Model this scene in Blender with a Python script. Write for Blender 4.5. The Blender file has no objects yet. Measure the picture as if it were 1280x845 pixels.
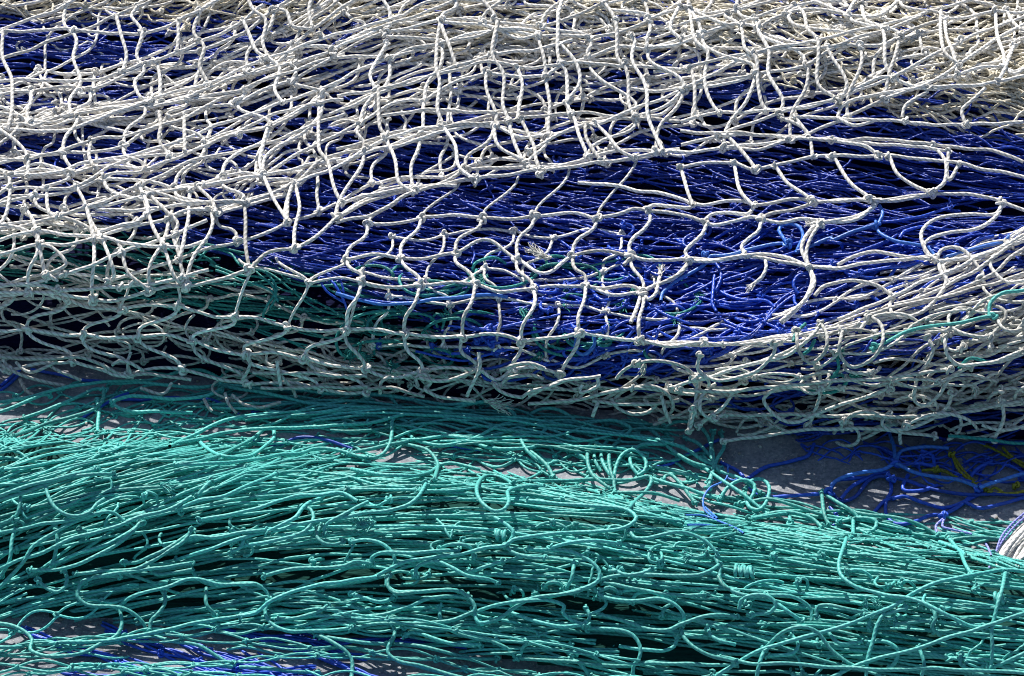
import bpy, math
import numpy as np
rng = np.random.default_rng(7)
PI = math.pi
S = 0.001                       # all lengths below are millimetres; the scene is in metres
# ------------------------------------------------------------------ camera
PITCH = math.radians(38.0)
SP, CP = math.sin(PITCH), math.cos(PITCH)
DIST = 5000.0
FWD = np.array([0.0, CP, -SP]); UPV = np.array([0.0, SP, CP])
CAM = -FWD * DIST
SUN_EL, SUN_AZ = math.radians(44.0), math.radians(-20.0)     # behind the heap, a little to the left

# ------------------------------------------------------------------ terrain of the heaps
def sstep(t):
    t = np.clip(t, 0, 1); return t*t*(3-2*t)
_h = [(rng.uniform(.004,.011), rng.uniform(.006,.02), rng.uniform(0,6.3), rng.uniform(2.5,5.5)) for _ in range(7)]
def H_back(x, y):
    yf = np.interp(x, [-1100,-640,-300,0,400,640,1100], [-60,-88,-140,-172,-212,-222,-230])
    hf = np.interp(x, [-1100,-640,-250,0,200,420,1100], [126,120,114,100,102,132,134])
    tw = np.interp(x, [-1100,-640,-250,0,200,420,1100], [112,108,90,76,72,44,42])
    t = y - yf
    z = hf*sstep(t/tw) + 0.20*np.clip(t-60, 0, 2000) - 0.00035*np.clip(t-900, 0, 500)**2*2
    n = 0
    for kx, ky, ph, a in _h: n = n + a*np.sin(kx*x*.8 + ky*y + ph)
    z = z + n*np.clip(t/120, 0, 1)
    return np.maximum(z*(1-sstep((y-1000)/260)), 0)
def green_c(x):
    yc = np.interp(x, [-1100,-640,-300,0,300,640,1100], [-330,-352,-385,-440,-520,-596,-680])
    w = np.interp(x, [-1100,-640,-200,200,640,1100], [196,196,190,186,186,186])
    h = np.interp(x, [-1100,-640,-200,100,640,1100], [88,88,90,94,98,98])
    return yc, w, h
def H_green(x, y):
    yc, w, h = green_c(x)
    s = np.clip((y-yc)/w, -1, 1)
    return h*np.cos(s*PI/2)**1.6*(1+.10*np.sin(x*.011+1)+.06*np.sin(x*.027+y*.02))
def H_zero(x, y): return np.zeros_like(x)

# distance along the camera-side sight line to each surface, on a coarse grid, used as a map from "where on the heap" to a real point
GX = np.arange(-330, 1620, 6.0); GY = np.arange(-330, 1180, 6.0)
def ray(sx, sy):
    d = np.stack([(sx-640)/DIST, np.zeros_like(sx), np.zeros_like(sx)], -1) + FWD + UPV*((422.5-sy)/DIST)[..., None]
    return d
def make_table(H):
    X, Y = np.meshgrid(GX, GY)
    D = ray(X, Y)
    lo = np.full(X.shape, 3600.0); hit = np.full(X.shape, np.nan)
    prev = None
    for t in np.arange(3600, 6600, 14.0):
        P = CAM + D*t
        f = P[..., 2] - H(P[..., 0], P[..., 1])
        if prev is not None:
            m = np.isnan(hit) & (f <= 0)
            hit[m] = t - 14.0*( -f[m])/(prev[m]-f[m]+1e-9)
        prev = f
    hit[np.isnan(hit)] = 6600
    return hit
TAB = {'back': make_table(H_back), 'green': make_table(H_green), 'ground': make_table(H_zero)}
def lift(surf, sx, sy, h):
    T = TAB[surf]
    fx = np.clip((sx-GX[0])/6.0, 0, len(GX)-1.001); fy = np.clip((sy-GY[0])/6.0, 0, len(GY)-1.001)
    ix = fx.astype(int); iy = fy.astype(int); ax = fx-ix; ay = fy-iy
    t = (T[iy,ix]*(1-ax)+T[iy,ix+1]*ax)*(1-ay) + (T[iy+1,ix]*(1-ax)+T[iy+1,ix+1]*ax)*ay
    return CAM + ray(sx, sy)*(t - h)[..., None]

# ------------------------------------------------------------------ twine builder
class Twine:
    """collects strands and builds them as ONE mesh of round twine"""
    def __init__(s, sides=7, k=.69): s.k=k; s.P=[]; s.R=[]; s.L=[]; s.T=[]; s.sides=sides
    def add3(s, P, r, tint=None):
        n = len(P)
        if n < 3: return
        s.P.append(P); s.R.append(np.broadcast_to(r, (n,))); s.L.append(n)
        s.T.append(rng.normal(1, .13) if tint is None else tint)
    def build(s, name, mat, parent=None):
        P = np.concatenate(s.P); R = np.concatenate(s.R)*s.k; L = np.array(s.L); k = s.sides
        start = np.concatenate([[0], np.cumsum(L)[:-1]]); end = start+L-1
        N = len(P)
        sid = np.repeat(np.arange(len(L)), L)
        nx = np.minimum(np.arange(N)+1, end[sid]); pv = np.maximum(np.arange(N)-1, start[sid])
        tan = P[nx]-P[pv]; tan /= np.linalg.norm(tan, axis=1)[:, None]+1e-9
        ref = np.array([0.21, -.5, .84])
        a = np.cross(tan, ref); ln = np.linalg.norm(a, axis=1)[:, None]
        a = np.where(ln < .12, np.cross(tan, np.array([1., .2, .1])), a); a /= np.linalg.norm(a, axis=1)[:, None]+1e-9
        b = np.cross(a, tan)
        th = np.arange(k)*2*PI/k
        ring = P[:, None, :] + (a[:, None, :]*np.cos(th)[None, :, None] + b[:, None, :]*np.sin(th)[None, :, None])*R[:, None, None]
        seg = np.linalg.norm(P-P[pv], axis=1); cs = np.cumsum(seg); u = cs-cs[start[sid]]
        u = u + (sid*37.7 % 100)
        notend = np.ones(N, bool); notend[end] = False
        i0 = np.nonzero(notend)[0]
        j = np.arange(k); j1 = (j+1) % k
        q = np.stack([i0[:, None]*k+j, i0[:, None]*k+j1, (i0[:, None]+1)*k+j1, (i0[:, None]+1)*k+j], -1).reshape(-1, 4)
        uu = np.stack([np.broadcast_to(u[i0][:, None], (len(i0), k))]*2 + [np.broadcast_to(u[i0+1][:, None], (len(i0), k))]*2, -1)
        vv = np.broadcast_to(np.stack([j/k, (j+1)/k, (j+1)/k, j/k], -1)[None], (len(i0), k, 4))
        uv = np.stack([uu, vv], -1).reshape(-1, 2)
        o = mesh_obj(name, ring.reshape(-1, 3)*S, q, mat, parent, uv, np.repeat(np.array(s.T)[sid], k))
        return o
def mesh_obj(name, V, Q, mat, parent=None, uv=None, tint=None):
    me = bpy.data.meshes.new(name)
    n = Q.shape[1]
    me.vertices.add(len(V)); me.vertices.foreach_set('co', np.ascontiguousarray(V, dtype=np.float32).ravel())
    me.loops.add(Q.size); me.loops.foreach_set('vertex_index', np.ascontiguousarray(Q, dtype=np.int32).ravel())
    me.polygons.add(len(Q)); me.polygons.foreach_set('loop_start', np.arange(0, Q.size, n, dtype=np.int32))
    me.polygons.foreach_set('use_smooth', np.ones(len(Q), dtype=bool))
    if uv is not None:
        l = me.uv_layers.new(name='UVMap'); l.data.foreach_set('uv', uv.astype(np.float32).ravel())
    if tint is not None:
        a = me.attributes.new('tint', 'FLOAT', 'POINT'); a.data.foreach_set('value', np.asarray(tint, dtype=np.float32))
    me.update(calc_edges=True); me.materials.append(mat)
    o = bpy.data.objects.new(name, me); bpy.context.scene.collection.objects.link(o)
    if parent is not None: o.parent = parent
    return o

# ------------------------------------------------------------------ materials
def nodes(name):
    m = bpy.data.materials.new(name); m.use_nodes = True
    nt = m.node_tree; return m, nt, nt.nodes, nt.links, nt.nodes['Principled BSDF']
def twine_mat(name, col, dark, rough=.55, spec=.35, pitch=7.0, twist=.5, dirt=(.25,.2,.14), dirtamt=.25):
    m, nt, N, L, b = nodes(name)
    uv = N.new('ShaderNodeUVMap'); sep = N.new('ShaderNodeSeparateXYZ'); L.new(uv.outputs[0], sep.inputs[0])
    def mth(op, a, v=None, bb=None):
        n = N.new('ShaderNodeMath'); n.operation = op; L.new(a, n.inputs[0])
        if bb is not None: L.new(bb, n.inputs[1])
        elif v is not None: n.inputs[1].default_value = v
        return n.outputs[0]
    ph = mth('ADD', mth('MULTIPLY', sep.outputs[0], 2*PI/pitch), bb=mth('MULTIPLY', sep.outputs[1], 2*PI*2))
    sn = mth('MULTIPLY_ADD', mth('SINE', ph), .5); N[-1].inputs[2].default_value = .5
    geo = N.new('ShaderNodeNewGeometry')
    nz = N.new('ShaderNodeTexNoise'); nz.inputs['Scale'].default_value = 60; nz.inputs['Detail'].default_value = 4; L.new(geo.outputs['Position'], nz.inputs['Vector'])
    nf = N.new('ShaderNodeTexNoise'); nf.inputs['Scale'].default_value = 900; nf.inputs['Detail'].default_value = 2; L.new(geo.outputs['Position'], nf.inputs['Vector'])
    mix = N.new('ShaderNodeMixRGB'); mix.inputs[1].default_value = (*dark, 1); mix.inputs[2].default_value = (*col, 1)
    r = N.new('ShaderNodeMapRange'); r.inputs[1].default_value = .0; r.inputs[2].default_value = .45; L.new(sn, r.inputs[0])
    L.new(r.outputs[0], mix.inputs[0])
    d = N.new('ShaderNodeMixRGB'); d.inputs[2].default_value = (*dirt, 1); L.new(mix.outputs[0], d.inputs[1])
    dr = N.new('ShaderNodeMapRange'); dr.inputs[1].default_value = .5; dr.inputs[2].default_value = .75; dr.inputs[4].default_value = dirtamt
    L.new(nz.outputs[0], dr.inputs[0]); L.new(dr.outputs[0], d.inputs[0])
    at = N.new('ShaderNodeAttribute'); at.attribute_name = 'tint'
    sc = N.new('ShaderNodeVectorMath'); sc.operation = 'SCALE'; L.new(d.outputs[0], sc.inputs[0]); L.new(at.outputs['Fac'], sc.inputs['Scale'])
    L.new(sc.outputs[0], b.inputs['Base Color'])
    b.inputs['Roughness'].default_value = rough; b.inputs['Specular IOR Level'].default_value = spec
    hsum = mth('ADD', sn, bb=mth('MULTIPLY', nf.outputs[0], 1.1))
    bp = N.new('ShaderNodeBump'); bp.inputs['Strength'].default_value = twist; bp.inputs['Distance'].default_value = .0008
    L.new(hsum, bp.inputs['Height']); L.new(bp.outputs[0], b.inputs['Normal'])
    return m
M_WHITE = twine_mat('white_twine', (.82,.815,.79), (.50,.49,.46), .75, .22, 8.5, .55, (.46,.42,.35), .4)
M_GREY  = twine_mat('weathered_shaded_twine', (.62,.63,.60), (.38,.39,.37), .75, .2, 8, .5, (.33,.30,.22), .45)  # white twine with real dirt, its grey lowered to paint shade at the foot
M_BEIGE = twine_mat('beige_twine', (.72,.69,.59), (.46,.43,.35), .75, .2, 8, .5, (.40,.34,.22), .5)
M_BLUE  = twine_mat('blue_twine', (.004,.045,.40), (.003,.028,.27), .44, .5, 6, .45, (.01,.012,.10), .3)
M_BLUED = twine_mat('smooth_blue_twine', (.025,.10,.62), (.02,.08,.5), .45, .4, 9, .12, (.015,.03,.2), .3)
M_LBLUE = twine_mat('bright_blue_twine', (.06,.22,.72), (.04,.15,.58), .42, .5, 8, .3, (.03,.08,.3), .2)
M_MBLUE = twine_mat('mid_blue_twine', (.008,.07,.54), (.005,.045,.38), .38, .55, 7, .35, (.015,.03,.2), .25)
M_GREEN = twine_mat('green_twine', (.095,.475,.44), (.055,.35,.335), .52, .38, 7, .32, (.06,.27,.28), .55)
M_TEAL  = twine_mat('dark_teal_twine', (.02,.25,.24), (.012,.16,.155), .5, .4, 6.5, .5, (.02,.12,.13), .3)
M_YEL   = twine_mat('yellow_twine', (.30,.30,.03), (.2,.19,.02), .5, .35, 7, .5, (.2,.18,.05), .3)
M_LILAC = twine_mat('lilac_twine', (.30,.33,.80), (.2,.22,.6), .5, .35, 6, .5, (.2,.2,.4), .2)
M_COIL  = twine_mat('white_rope', (.80,.80,.79), (.6,.6,.6), .6, .3, 9, .5, (.6,.56,.5), .2)

# ------------------------------------------------------------------ curve tools (positions on the heap in mm of the front plane)
def smooth(pts, step=4.0):
    p = np.asarray(pts, float)
    if len(p) == 2: p = np.array([p[0], (p[0]+p[1])/2, p[1]])
    q = np.vstack([2*p[0]-p[1], p, 2*p[-1]-p[-2]])
    out = []
    for i in range(1, len(q)-2):
        p0, p1, p2, p3 = q[i-1], q[i], q[i+1], q[i+2]
        d = [max(np.linalg.norm(b-a), 1e-3)**.5 for a, b in ((p0,p1),(p1,p2),(p2,p3))]
        m1 = (p2-p1) + d[1]*((p1-p0)/d[0] - (p2-p0)/(d[0]+d[1]))
        m2 = (p2-p1) + d[1]*((p3-p2)/d[2] - (p3-p1)/(d[1]+d[2]))
        n = max(2, int(np.linalg.norm(p2-p1)/step))
        t = np.linspace(0, 1, n, endpoint=False)[:, None]
        out.append((2*t**3-3*t**2+1)*p1 + (t**3-2*t**2+t)*m1 + (-2*t**3+3*t**2)*p2 + (t**3-t**2)*m2)
    out.append(q[-2][None]); return np.vstack(out)
def wob(n, amp, wl, step=4.0):
    s = np.arange(n)*step; o = np.zeros(n)
    for k in (.7, 1.45): o += np.sin(2*PI*s*k/wl*rng.uniform(.8,1.2)+rng.uniform(0,6.3))/k
    return o*amp*.7
def zoomed(x0, y0, f, pts): return [(x0+x/f, y0+y/f) for x, y in pts]
def strand(tw, surf, pts, r, h, arch=0.0, hw=2.0, jit=.8, tint=None, dip=0.0):
    c = smooth(pts); n = len(c)
    if jit: c = c + np.stack([wob(n, jit, 60), wob(n, jit, 60)], -1)
    s = np.linspace(0, 1, n)
    hh = h + arch*np.sin(PI*s) + wob(n, hw, 90)
    if dip: hh = hh - dip*(np.clip(1-s*n/14, 0, 1)**2 + np.clip(1-(1-s)*n/14, 0, 1)**2)
    rr = r*(1+.05*wob(n, 1, 40))
    P = lift(surf, c[:, 0], c[:, 1], hh)
    tw.add3(P, rr, tint); return P
def field(ctrl, sig=110.0):
    C = np.array(ctrl, float)
    def f(x, y):
        d2 = (x[..., None]-C[:, 0])**2 + ((y[..., None]-C[:, 1])*1.6)**2
        w = np.exp(-d2/(2*sig*sig)) + 1e-7/(1+d2*1e-4)
        return np.radians((w*C[:, 2]).sum(-1)/w.sum(-1))
    return f
def inside(poly, x, y):
    poly = np.array(poly, float); r = np.zeros(x.shape, bool); j = len(poly)-1
    for i in range(len(poly)):
        xi, yi = poly[i]; xj, yj = poly[j]
        c = ((yi > y) != (yj > y)) & (x < (xj-xi)*(y-yi)/(yj-yi+1e-12)+xi); r ^= c; j = i
    return r
def flow(poly, fld, n, length, angsd=7, wand=6, step=5.0):
    poly = np.array(poly, float); a, b = poly.min(0), poly.max(0)
    st = np.zeros((0, 2))
    while len(st) < n:
        c = rng.uniform(a, b, (n*3, 2)); st = np.vstack([st, c[inside(poly, c[:, 0], c[:, 1])]])
    st = st[:n]
    m = int(length[1]/step/2)
    off = np.radians(rng.normal(0, angsd, n))
    out = []
    for sgn in (1, -1):
        p = st.copy(); tr = [p.copy()]; w = np.radians(rng.normal(0, wand, n))
        for k in range(m):
            w = w*.94 + np.radians(rng.normal(0, wand*.34, n))
            an = fld(p[:, 0], p[:, 1]) + off + w
            p = p + sgn*step*np.stack([np.cos(an), np.sin(an)], -1); tr.append(p.copy())
        out.append(np.stack(tr, 1))
    allp = np.concatenate([out[1][:, :0:-1], out[0]], 1)
    res = []
    for i in range(n):
        half = rng.uniform(*length)/2/step
        lo, hi = int(m-half), int(m+half)+1
        q = allp[i, max(lo, 0):hi]
        ins = inside(poly, q[:, 0], q[:, 1]); mid = len(q)//2
        if not ins[mid]: continue
        o = np.nonzero(~ins)[0]
        l2 = o[o < mid].max()+1 if (o < mid).any() else 0
        h2 = o[o > mid].min() if (o > mid).any() else len(q)
        if h2-l2 > 6: res.append(q[l2:h2])
    return res
def lay(tw, surf, path, r, h0, hw, pair=None, knots=None, dip=10, L=None, rg=0.0):
    """one strand along a path, or a pair that meets at knots like the bars of a closed mesh"""
    n = len(path); s = np.linspace(0, 1, n)
    tap = dip*(np.clip(1-np.arange(n)/9, 0, 1)**2 + np.clip(1-np.arange(n)[::-1]/9, 0, 1)**2)
    h = h0 + wob(n, hw, 110, 5) - tap
    if rg: h = h + rg*ridges(path[n//2, 0], path[n//2, 1])
    if pair is None:
        tw.add3(lift(surf, path[:, 0], path[:, 1], h), r); return
    L = L or rng.uniform(50, 95); ph = rng.uniform(0, 6.3)
    t = np.gradient(path, axis=0); nrm = np.stack([-t[:, 1], t[:, 0]], -1); nrm /= np.linalg.norm(nrm, axis=1)[:, None]+1e-9
    a = pair*np.sin(PI*np.arange(n)*5/L+ph)
    a = np.sign(a)*np.abs(a/pair)**.8*pair if pair > 0 else a
    ab = np.abs(a)
    for sg in (1, -1):
        q = path + nrm*(sg*ab*(1+.25*wob(n, 1, 120, 5)) )[:, None]
        tw.add3(lift(surf, q[:, 0], q[:, 1], h + sg*wob(n, 1.5, 70, 5)), r)
    if knots is not None:
        for i in np.nonzero(np.diff(np.sign(np.sin(PI*np.arange(n)*5/L+ph))))[0]:
            if 4 < i < n-4: knots.append((*lift(surf, path[i:i+1, 0], path[i:i+1, 1], h[i:i+1])[0], r))

_rg = [(rng.uniform(16, 40), rng.uniform(-.10, .10), rng.uniform(0, 6.3), rng.uniform(180, 420), rng.uniform(0, 6.3)) for _ in range(6)]
def ridges(x, y):
    v = 0
    for wl, sl, ph, wx, px in _rg: v = v + np.sin(2*PI*(y-sl*x)/wl + ph + 1.3*np.sin(2*PI*x/wx+px))
    return v/2.4
# ------------------------------------------------------------------ things, knots, frays
def thing(name, label, cat, at=(0,0,0)):
    o = bpy.data.objects.new(name, None); bpy.context.scene.collection.objects.link(o)
    o.empty_display_size = .02
    o['label'] = label; o['category'] = cat
    if cat == 'net': o['group'] = 'fishing nets heaped on the concrete'
    return o
def knot_pts(r, n=26):
    t = np.linspace(0, 2*PI, n)
    return np.stack([np.sin(t)+2*np.sin(2*t), np.cos(t)-2*np.cos(2*t), -1.5*np.sin(3*t)], -1)*(.62*r)
_kmesh = {}
def rot():
    q = rng.normal(size=4); q /= np.linalg.norm(q); w, x, y, z = q
    return np.array([[1-2*(y*y+z*z), 2*(x*y-z*w), 2*(x*z+y*w)], [2*(x*y+z*w), 1-2*(x*x+z*z), 2*(y*z-x*w)], [2*(x*z-y*w), 2*(y*z+x*w), 1-2*(x*x+y*y)]]), (w, x, y, z)
def put_knots(knots, mat, parent, single=100):
    """the knots nearest the eye and inside the picture one by one, the rest as one mass"""
    if not knots: return
    K = np.array(knots); d = (K[:, :3]-CAM); dep = d@FWD
    sx = 640+d[:, 0]*DIST/dep; sy = 422.5-(d@UPV)*DIST/dep
    vis = (sx > 3) & (sx < 1277) & (sy > 3) & (sy < 842)
    order = np.argsort(np.where(vis, dep, 1e9)*1 + rng.uniform(0, 40, len(K)))
    if single:
        key = mat.name
        if key not in _kmesh:
            tw = Twine(7, 1); tw.add3(knot_pts(1.0), .66, 1.0); o = tw.build('knot', mat); _kmesh[key] = o.data; bpy.data.objects.remove(o)
        for i in order[:single]:
            if not vis[i]: continue
            o = bpy.data.objects.new('knot', _kmesh[key]); bpy.context.scene.collection.objects.link(o); o.parent = parent
            o.location = K[i, :3]*S; sc = K[i, 3]*rng.uniform(.78, 1.0); o.scale = (sc,)*3
            o.rotation_mode = 'QUATERNION'; o.rotation_quaternion = rot()[1]
    rest = order[single:]
    if len(rest):
        tw = Twine(6, 1)
        for i in rest: tw.add3(knot_pts(K[i, 3]*rng.uniform(.78, 1.0), 22)@rot()[0].T + K[i, :3], K[i, 3]*.58)
        o = tw.build('smaller_knotting', mat, parent); o['kind'] = 'stuff'
def fray(surf, x, y, ang, h, mat, parent, ln=20, n=16, spread=.45):
    tw = Twine(4, 1); n = n+8; bend = rng.normal(0, .35)
    for i in range(n):
        l = ln*rng.uniform(.55, 1.05); s = np.linspace(0, 1, 12)
        a = math.radians(ang)+rng.normal(0, spread*.30)*s**.5 + (bend+rng.normal(0, spread*.8))*s + rng.normal(0, .35)*np.sin(s*rng.uniform(4, 9))
        o = rng.normal(0, 1.0, 2)
        px = x + o[0] + np.cumsum(np.cos(a))*l/12; py = y + o[1] + np.cumsum(np.sin(a))*l/12
        tw.add3(lift(surf, px, py, h + rng.normal(0, 1) + rng.normal(0, 5)*s**2 - 3*s), np.linspace(.8, .45, 12), rng.normal(1.05, .1))
    return tw.build('frayed_end', mat, parent)
def arcs(tw, surf, poly, n, r, h, size, kn=None):
    """slack loops of twine standing out of the mass"""
    poly = np.array(poly, float); a, b = poly.min(0), poly.max(0); c = 0
    while c < n:
        p = rng.uniform(a, b)
        if not inside(poly, p[None, 0], p[None, 1])[0]: continue
        c += 1; R_ = rng.uniform(*size); q = rng.uniform(.45, .8); t0 = rng.uniform(-.6, .6)+rng.choice([0, PI]); t = np.linspace(t0, t0+rng.uniform(2.4, 5.4), 14)
        dr = rng.uniform(-.5, .5)*(t-t0)
        pts = np.stack([p[0]+R_*(np.cos(t)+dr), p[1]+R_*q*np.sin(t)-.15*R_*dr], -1)
        P = strand(tw, surf, pts, r, rng.uniform(*h), 4, 3, .6, dip=12)
        if kn is not None: kn.append((*P[7], r))
def wrap(surf, x, y, ang, h, mat, parent, turns=5, R=6.5, pitch=5.2, r=2.3):
    t = np.linspace(0, turns*2*PI, turns*16); a = math.radians(ang)
    u = (t/(2*PI)-turns/2)*pitch + rng.uniform(1.5, 3)*np.cos(t+.6) + rng.uniform(1, 2.4)*np.sin(t*.5+rng.uniform(0,6)); R = R*(1+.14*np.sin(t*rng.uniform(.3,.6)+rng.uniform(0,6))); v = R*np.cos(t)*(1+.08*np.sin(t*.37)); w = R*np.sin(t)
    tw = Twine(7); tw.add3(lift(surf, x+u*math.cos(a)-v*math.sin(a), y+u*math.sin(a)+v*math.cos(a), h+w), r, 1.0)
    return tw.build('mending_knot', mat, parent)

# ================================================================== SETTING
def grid_mesh(name, H, x0, x1, y0, y1, st, mat, parent=None, drop=0.0):
    xs = np.arange(x0, x1+1, st); ys = np.arange(y0, y1+1, st); X, Y = np.meshgrid(xs, ys)
    Z = H(X, Y) - drop
    V = np.stack([X, Y, Z], -1).reshape(-1, 3)*S
    nx, ny = len(xs), len(ys); i = (np.arange(ny-1)[:, None]*nx+np.arange(nx-1)).ravel()
    Q = np.stack([i, i+1, i+1+nx, i+nx], -1)
    return mesh_obj(name, V, Q, mat, parent)
def concrete():
    m, nt, N, L, b = nodes('concrete')
    g = N.new('ShaderNodeNewGeometry')
    def noise(sc, det, ro=.6):
        n = N.new('ShaderNodeTexNoise'); n.inputs['Scale'].default_value = sc; n.inputs['Detail'].default_value = det; n.inputs['Roughness'].default_value = ro
        L.new(g.outputs['Position'], n.inputs['Vector']); return n.outputs[0]
    a = noise(9, 6); f = noise(160, 5, .7); v = N.new('ShaderNodeTexVoronoi'); v.inputs['Scale'].default_value = 210; L.new(g.outputs['Position'], v.inputs['Vector'])
    cr = N.new('ShaderNodeValToRGB'); e = cr.color_ramp.elements
    e[0].position = .42; e[0].color = (.115,.13,.165,1); e[1].position = .64; e[1].color = (.34,.36,.40,1)
    mx = N.new('ShaderNodeMath'); mx.operation = 'MULTIPLY_ADD'; L.new(f, mx.inputs[0]); mx.inputs[1].default_value = .55
    ad = N.new('ShaderNodeMath'); ad.operation = 'MULTIPLY'; L.new(a, ad.inputs[0]); ad.inputs[1].default_value = .5
    L.new(ad.outputs[0], mx.inputs[2]); L.new(mx.outputs[0], cr.inputs[0]); 
    sp = N.new('ShaderNodeMapRange'); sp.inputs[1].default_value = .26; sp.inputs[2].default_value = .1; sp.inputs[3].default_value = 0; sp.inputs[4].default_value = .6; L.new(v.outputs['Distance'], sp.inputs[0])
    mc = N.new('ShaderNodeMixRGB'); L.new(sp.outputs[0], mc.inputs[0]); L.new(cr.outputs[0], mc.inputs[1]); mc.inputs[2].default_value = (.55,.53,.5,1)
    L.new(mc.outputs[0], b.inputs['Base Color']); b.inputs['Roughness'].default_value = .9
    bp = N.new('ShaderNodeBump'); bp.inputs['Strength'].default_value = .6; bp.inputs['Distance'].default_value = .002; L.new(f, bp.inputs['Height']); L.new(bp.outputs[0], b.inputs['Normal'])
    return m
gr = mesh_obj('ground', np.array([[-30,-30,0],[30,-30,0],[30,30,0],[-30,30,0]], float), np.array([[0,1,2,3]]), concrete())
gr['kind'] = 'structure'
def pebbles():
    tw = Twine(6, 1)
    for i in range(900):
        x, y = rng.uniform(-760, 760), rng.uniform(-760, -60); r = rng.uniform(.6, 2.4)*rng.choice([.6, 1, 1.4], p=[.6, .3, .1])
        a = rng.uniform(0, 6.3); t = np.array([-1, -.75, 0, .75, 1])[:, None]
        tw.add3(np.array([x, y, r*.4]) + np.array([math.cos(a), math.sin(a), rng.normal(0, .15)])*t*r*rng.uniform(1, 1.5), np.array([.1, .75, 1, .7, .1])*r, rng.uniform(.5, 1.35))
    m = twine_mat('grit_stone', (.42,.40,.37), (.36,.34,.32), .9, .2, 50, .3); o = tw.build('gravel', m); o['kind'] = 'stuff'; o['label'] = 'fine pale grit scattered over the grey concrete'; o['category'] = 'grit'
def core_shade_mat(name, c0, c1):  # core in net hue, darkened far below twine to paint shade in gaps
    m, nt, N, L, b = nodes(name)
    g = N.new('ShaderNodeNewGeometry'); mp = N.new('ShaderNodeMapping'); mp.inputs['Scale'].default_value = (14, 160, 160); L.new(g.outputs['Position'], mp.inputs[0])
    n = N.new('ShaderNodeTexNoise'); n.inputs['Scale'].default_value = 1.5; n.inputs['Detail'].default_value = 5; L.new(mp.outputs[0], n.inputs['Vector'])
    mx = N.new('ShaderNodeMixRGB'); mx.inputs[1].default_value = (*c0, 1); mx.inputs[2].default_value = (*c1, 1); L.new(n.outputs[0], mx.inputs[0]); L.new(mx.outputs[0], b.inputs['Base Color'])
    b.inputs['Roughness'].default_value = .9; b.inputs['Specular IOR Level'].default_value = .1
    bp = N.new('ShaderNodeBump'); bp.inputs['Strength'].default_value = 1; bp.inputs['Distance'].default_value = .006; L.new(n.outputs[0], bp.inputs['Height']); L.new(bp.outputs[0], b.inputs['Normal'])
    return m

pebbles()
# ================================================================== BLUE NET (the heap's body)
blue = thing('fishing_net', 'deep blue fishing net packed in tight folds beneath the white nets', 'net')
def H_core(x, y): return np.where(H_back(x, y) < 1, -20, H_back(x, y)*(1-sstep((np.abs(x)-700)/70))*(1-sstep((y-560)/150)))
grid_mesh('shade_core', H_core, -770, 770, -240, 720, 10, core_shade_mat('blue_core_shade', (.002,.003,.02), (.004,.007,.05)), blue, 62)  # solid mass under the blue strands, near-black colour stands for shade between them
kb = []
fb = field([(-100,80,0),(100,80,5),(100,220,12),(300,250,10),(500,280,6),(500,180,10),(700,250,4),(900,170,16),(1000,220,22),(1150,200,18),(1250,240,10),(900,300,0),
            (1100,330,-12),(1250,330,-15),(900,400,-5),(1200,450,-10),(1200,530,-3),(650,330,3),(650,100,0),(1000,80,5),(400,380,12)])
PB = [(-160,-150),(400,-150),(1250,-150),(1250,60),(1200,110),(1440,190),(1440,565),(1000,548),(800,490),(600,440),(400,350),(200,295),(-160,255)]
tb = Twine(6)
for p in flow(PB, fb, 350, (350, 1000), 5, 4): lay(tb, 'back', p, rng.uniform(1.8, 2.6), -30*rng.random()**1.3+2, 4, rng.choice([1.5, 2.5, 5, 8]), kb if rng.random() < .35 else None, rg=6)
for p in flow(PB, fb, 110, (150, 500), 12, 20): lay(tb, 'back', p, rng.uniform(1.8, 2.6), rng.uniform(-6, 6), 4)
arcs(tb, 'back', PB, 110, 2.3, (-6, 6), (8, 22), kb)
tb.build('netting', M_BLUE, blue)
put_knots(kb, M_BLUE, blue, 100)

# brighter, looser blue twine lying over it in the middle right
mid = thing('fishing_net', 'bright royal blue net lying loose and looped on the darker blue folds', 'net')
tm = Twine(7); km = []
PM = [(640,300),(860,270),(1000,275),(1300,290),(1420,300),(1420,400),(1150,400),(980,430),(820,470),(600,470),(560,430),(640,380)]
fm = field([(700,320,4),(900,330,-8),(1050,330,-14),(1250,330,-16),(800,400,-8),(950,400,-12),(650,430,-8)])
for p in flow(PM, fm, 46, (250, 700), 8, 14): lay(tm, 'back', p, rng.uniform(2.4, 3.0), rng.uniform(-6, 9), 4, rng.choice([2, 5, 9]) if rng.random() < .6 else None, km)
Z6 = (850, 270, 2.977); Z7 = (780, 230, 4.923); Z8 = (1020, 230, 4.923)
for pts in ([(560,560),(545,640),(540,730),(570,780)], [(570,650),(640,690),(740,710),(880,720),(930,760)], [(590,600),(560,660),(600,580),(590,520),(560,480)],
            [(380,690),(470,640),(580,580),(700,535),(840,500)], [(1130,545),(1060,570),(1040,620),(1070,670)], [(560,610),(640,590),(740,560),(850,500)]):
    strand(tm, 'back', zoomed(*Z7, pts), 3.0, 10, 4)
for pts in ([(0,760),(60,690),(190,620)], [(0,790),(200,700),(400,650),(560,600),(640,570)], [(110,440),(280,410),(440,350)], [(380,240),(550,215),(700,185),(830,150)],
            [(230,560),(350,530),(520,505),(690,480)], [(520,330),(540,290),(620,265),(720,270)], [(330,680),(380,720),(400,740)], [(950,390),(1000,340),(1090,315)], [(450,590),(480,540),(560,450),(650,430)]):
    strand(tm, 'back', zoomed(*Z8, pts), 3.0, 10, 4)
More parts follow.
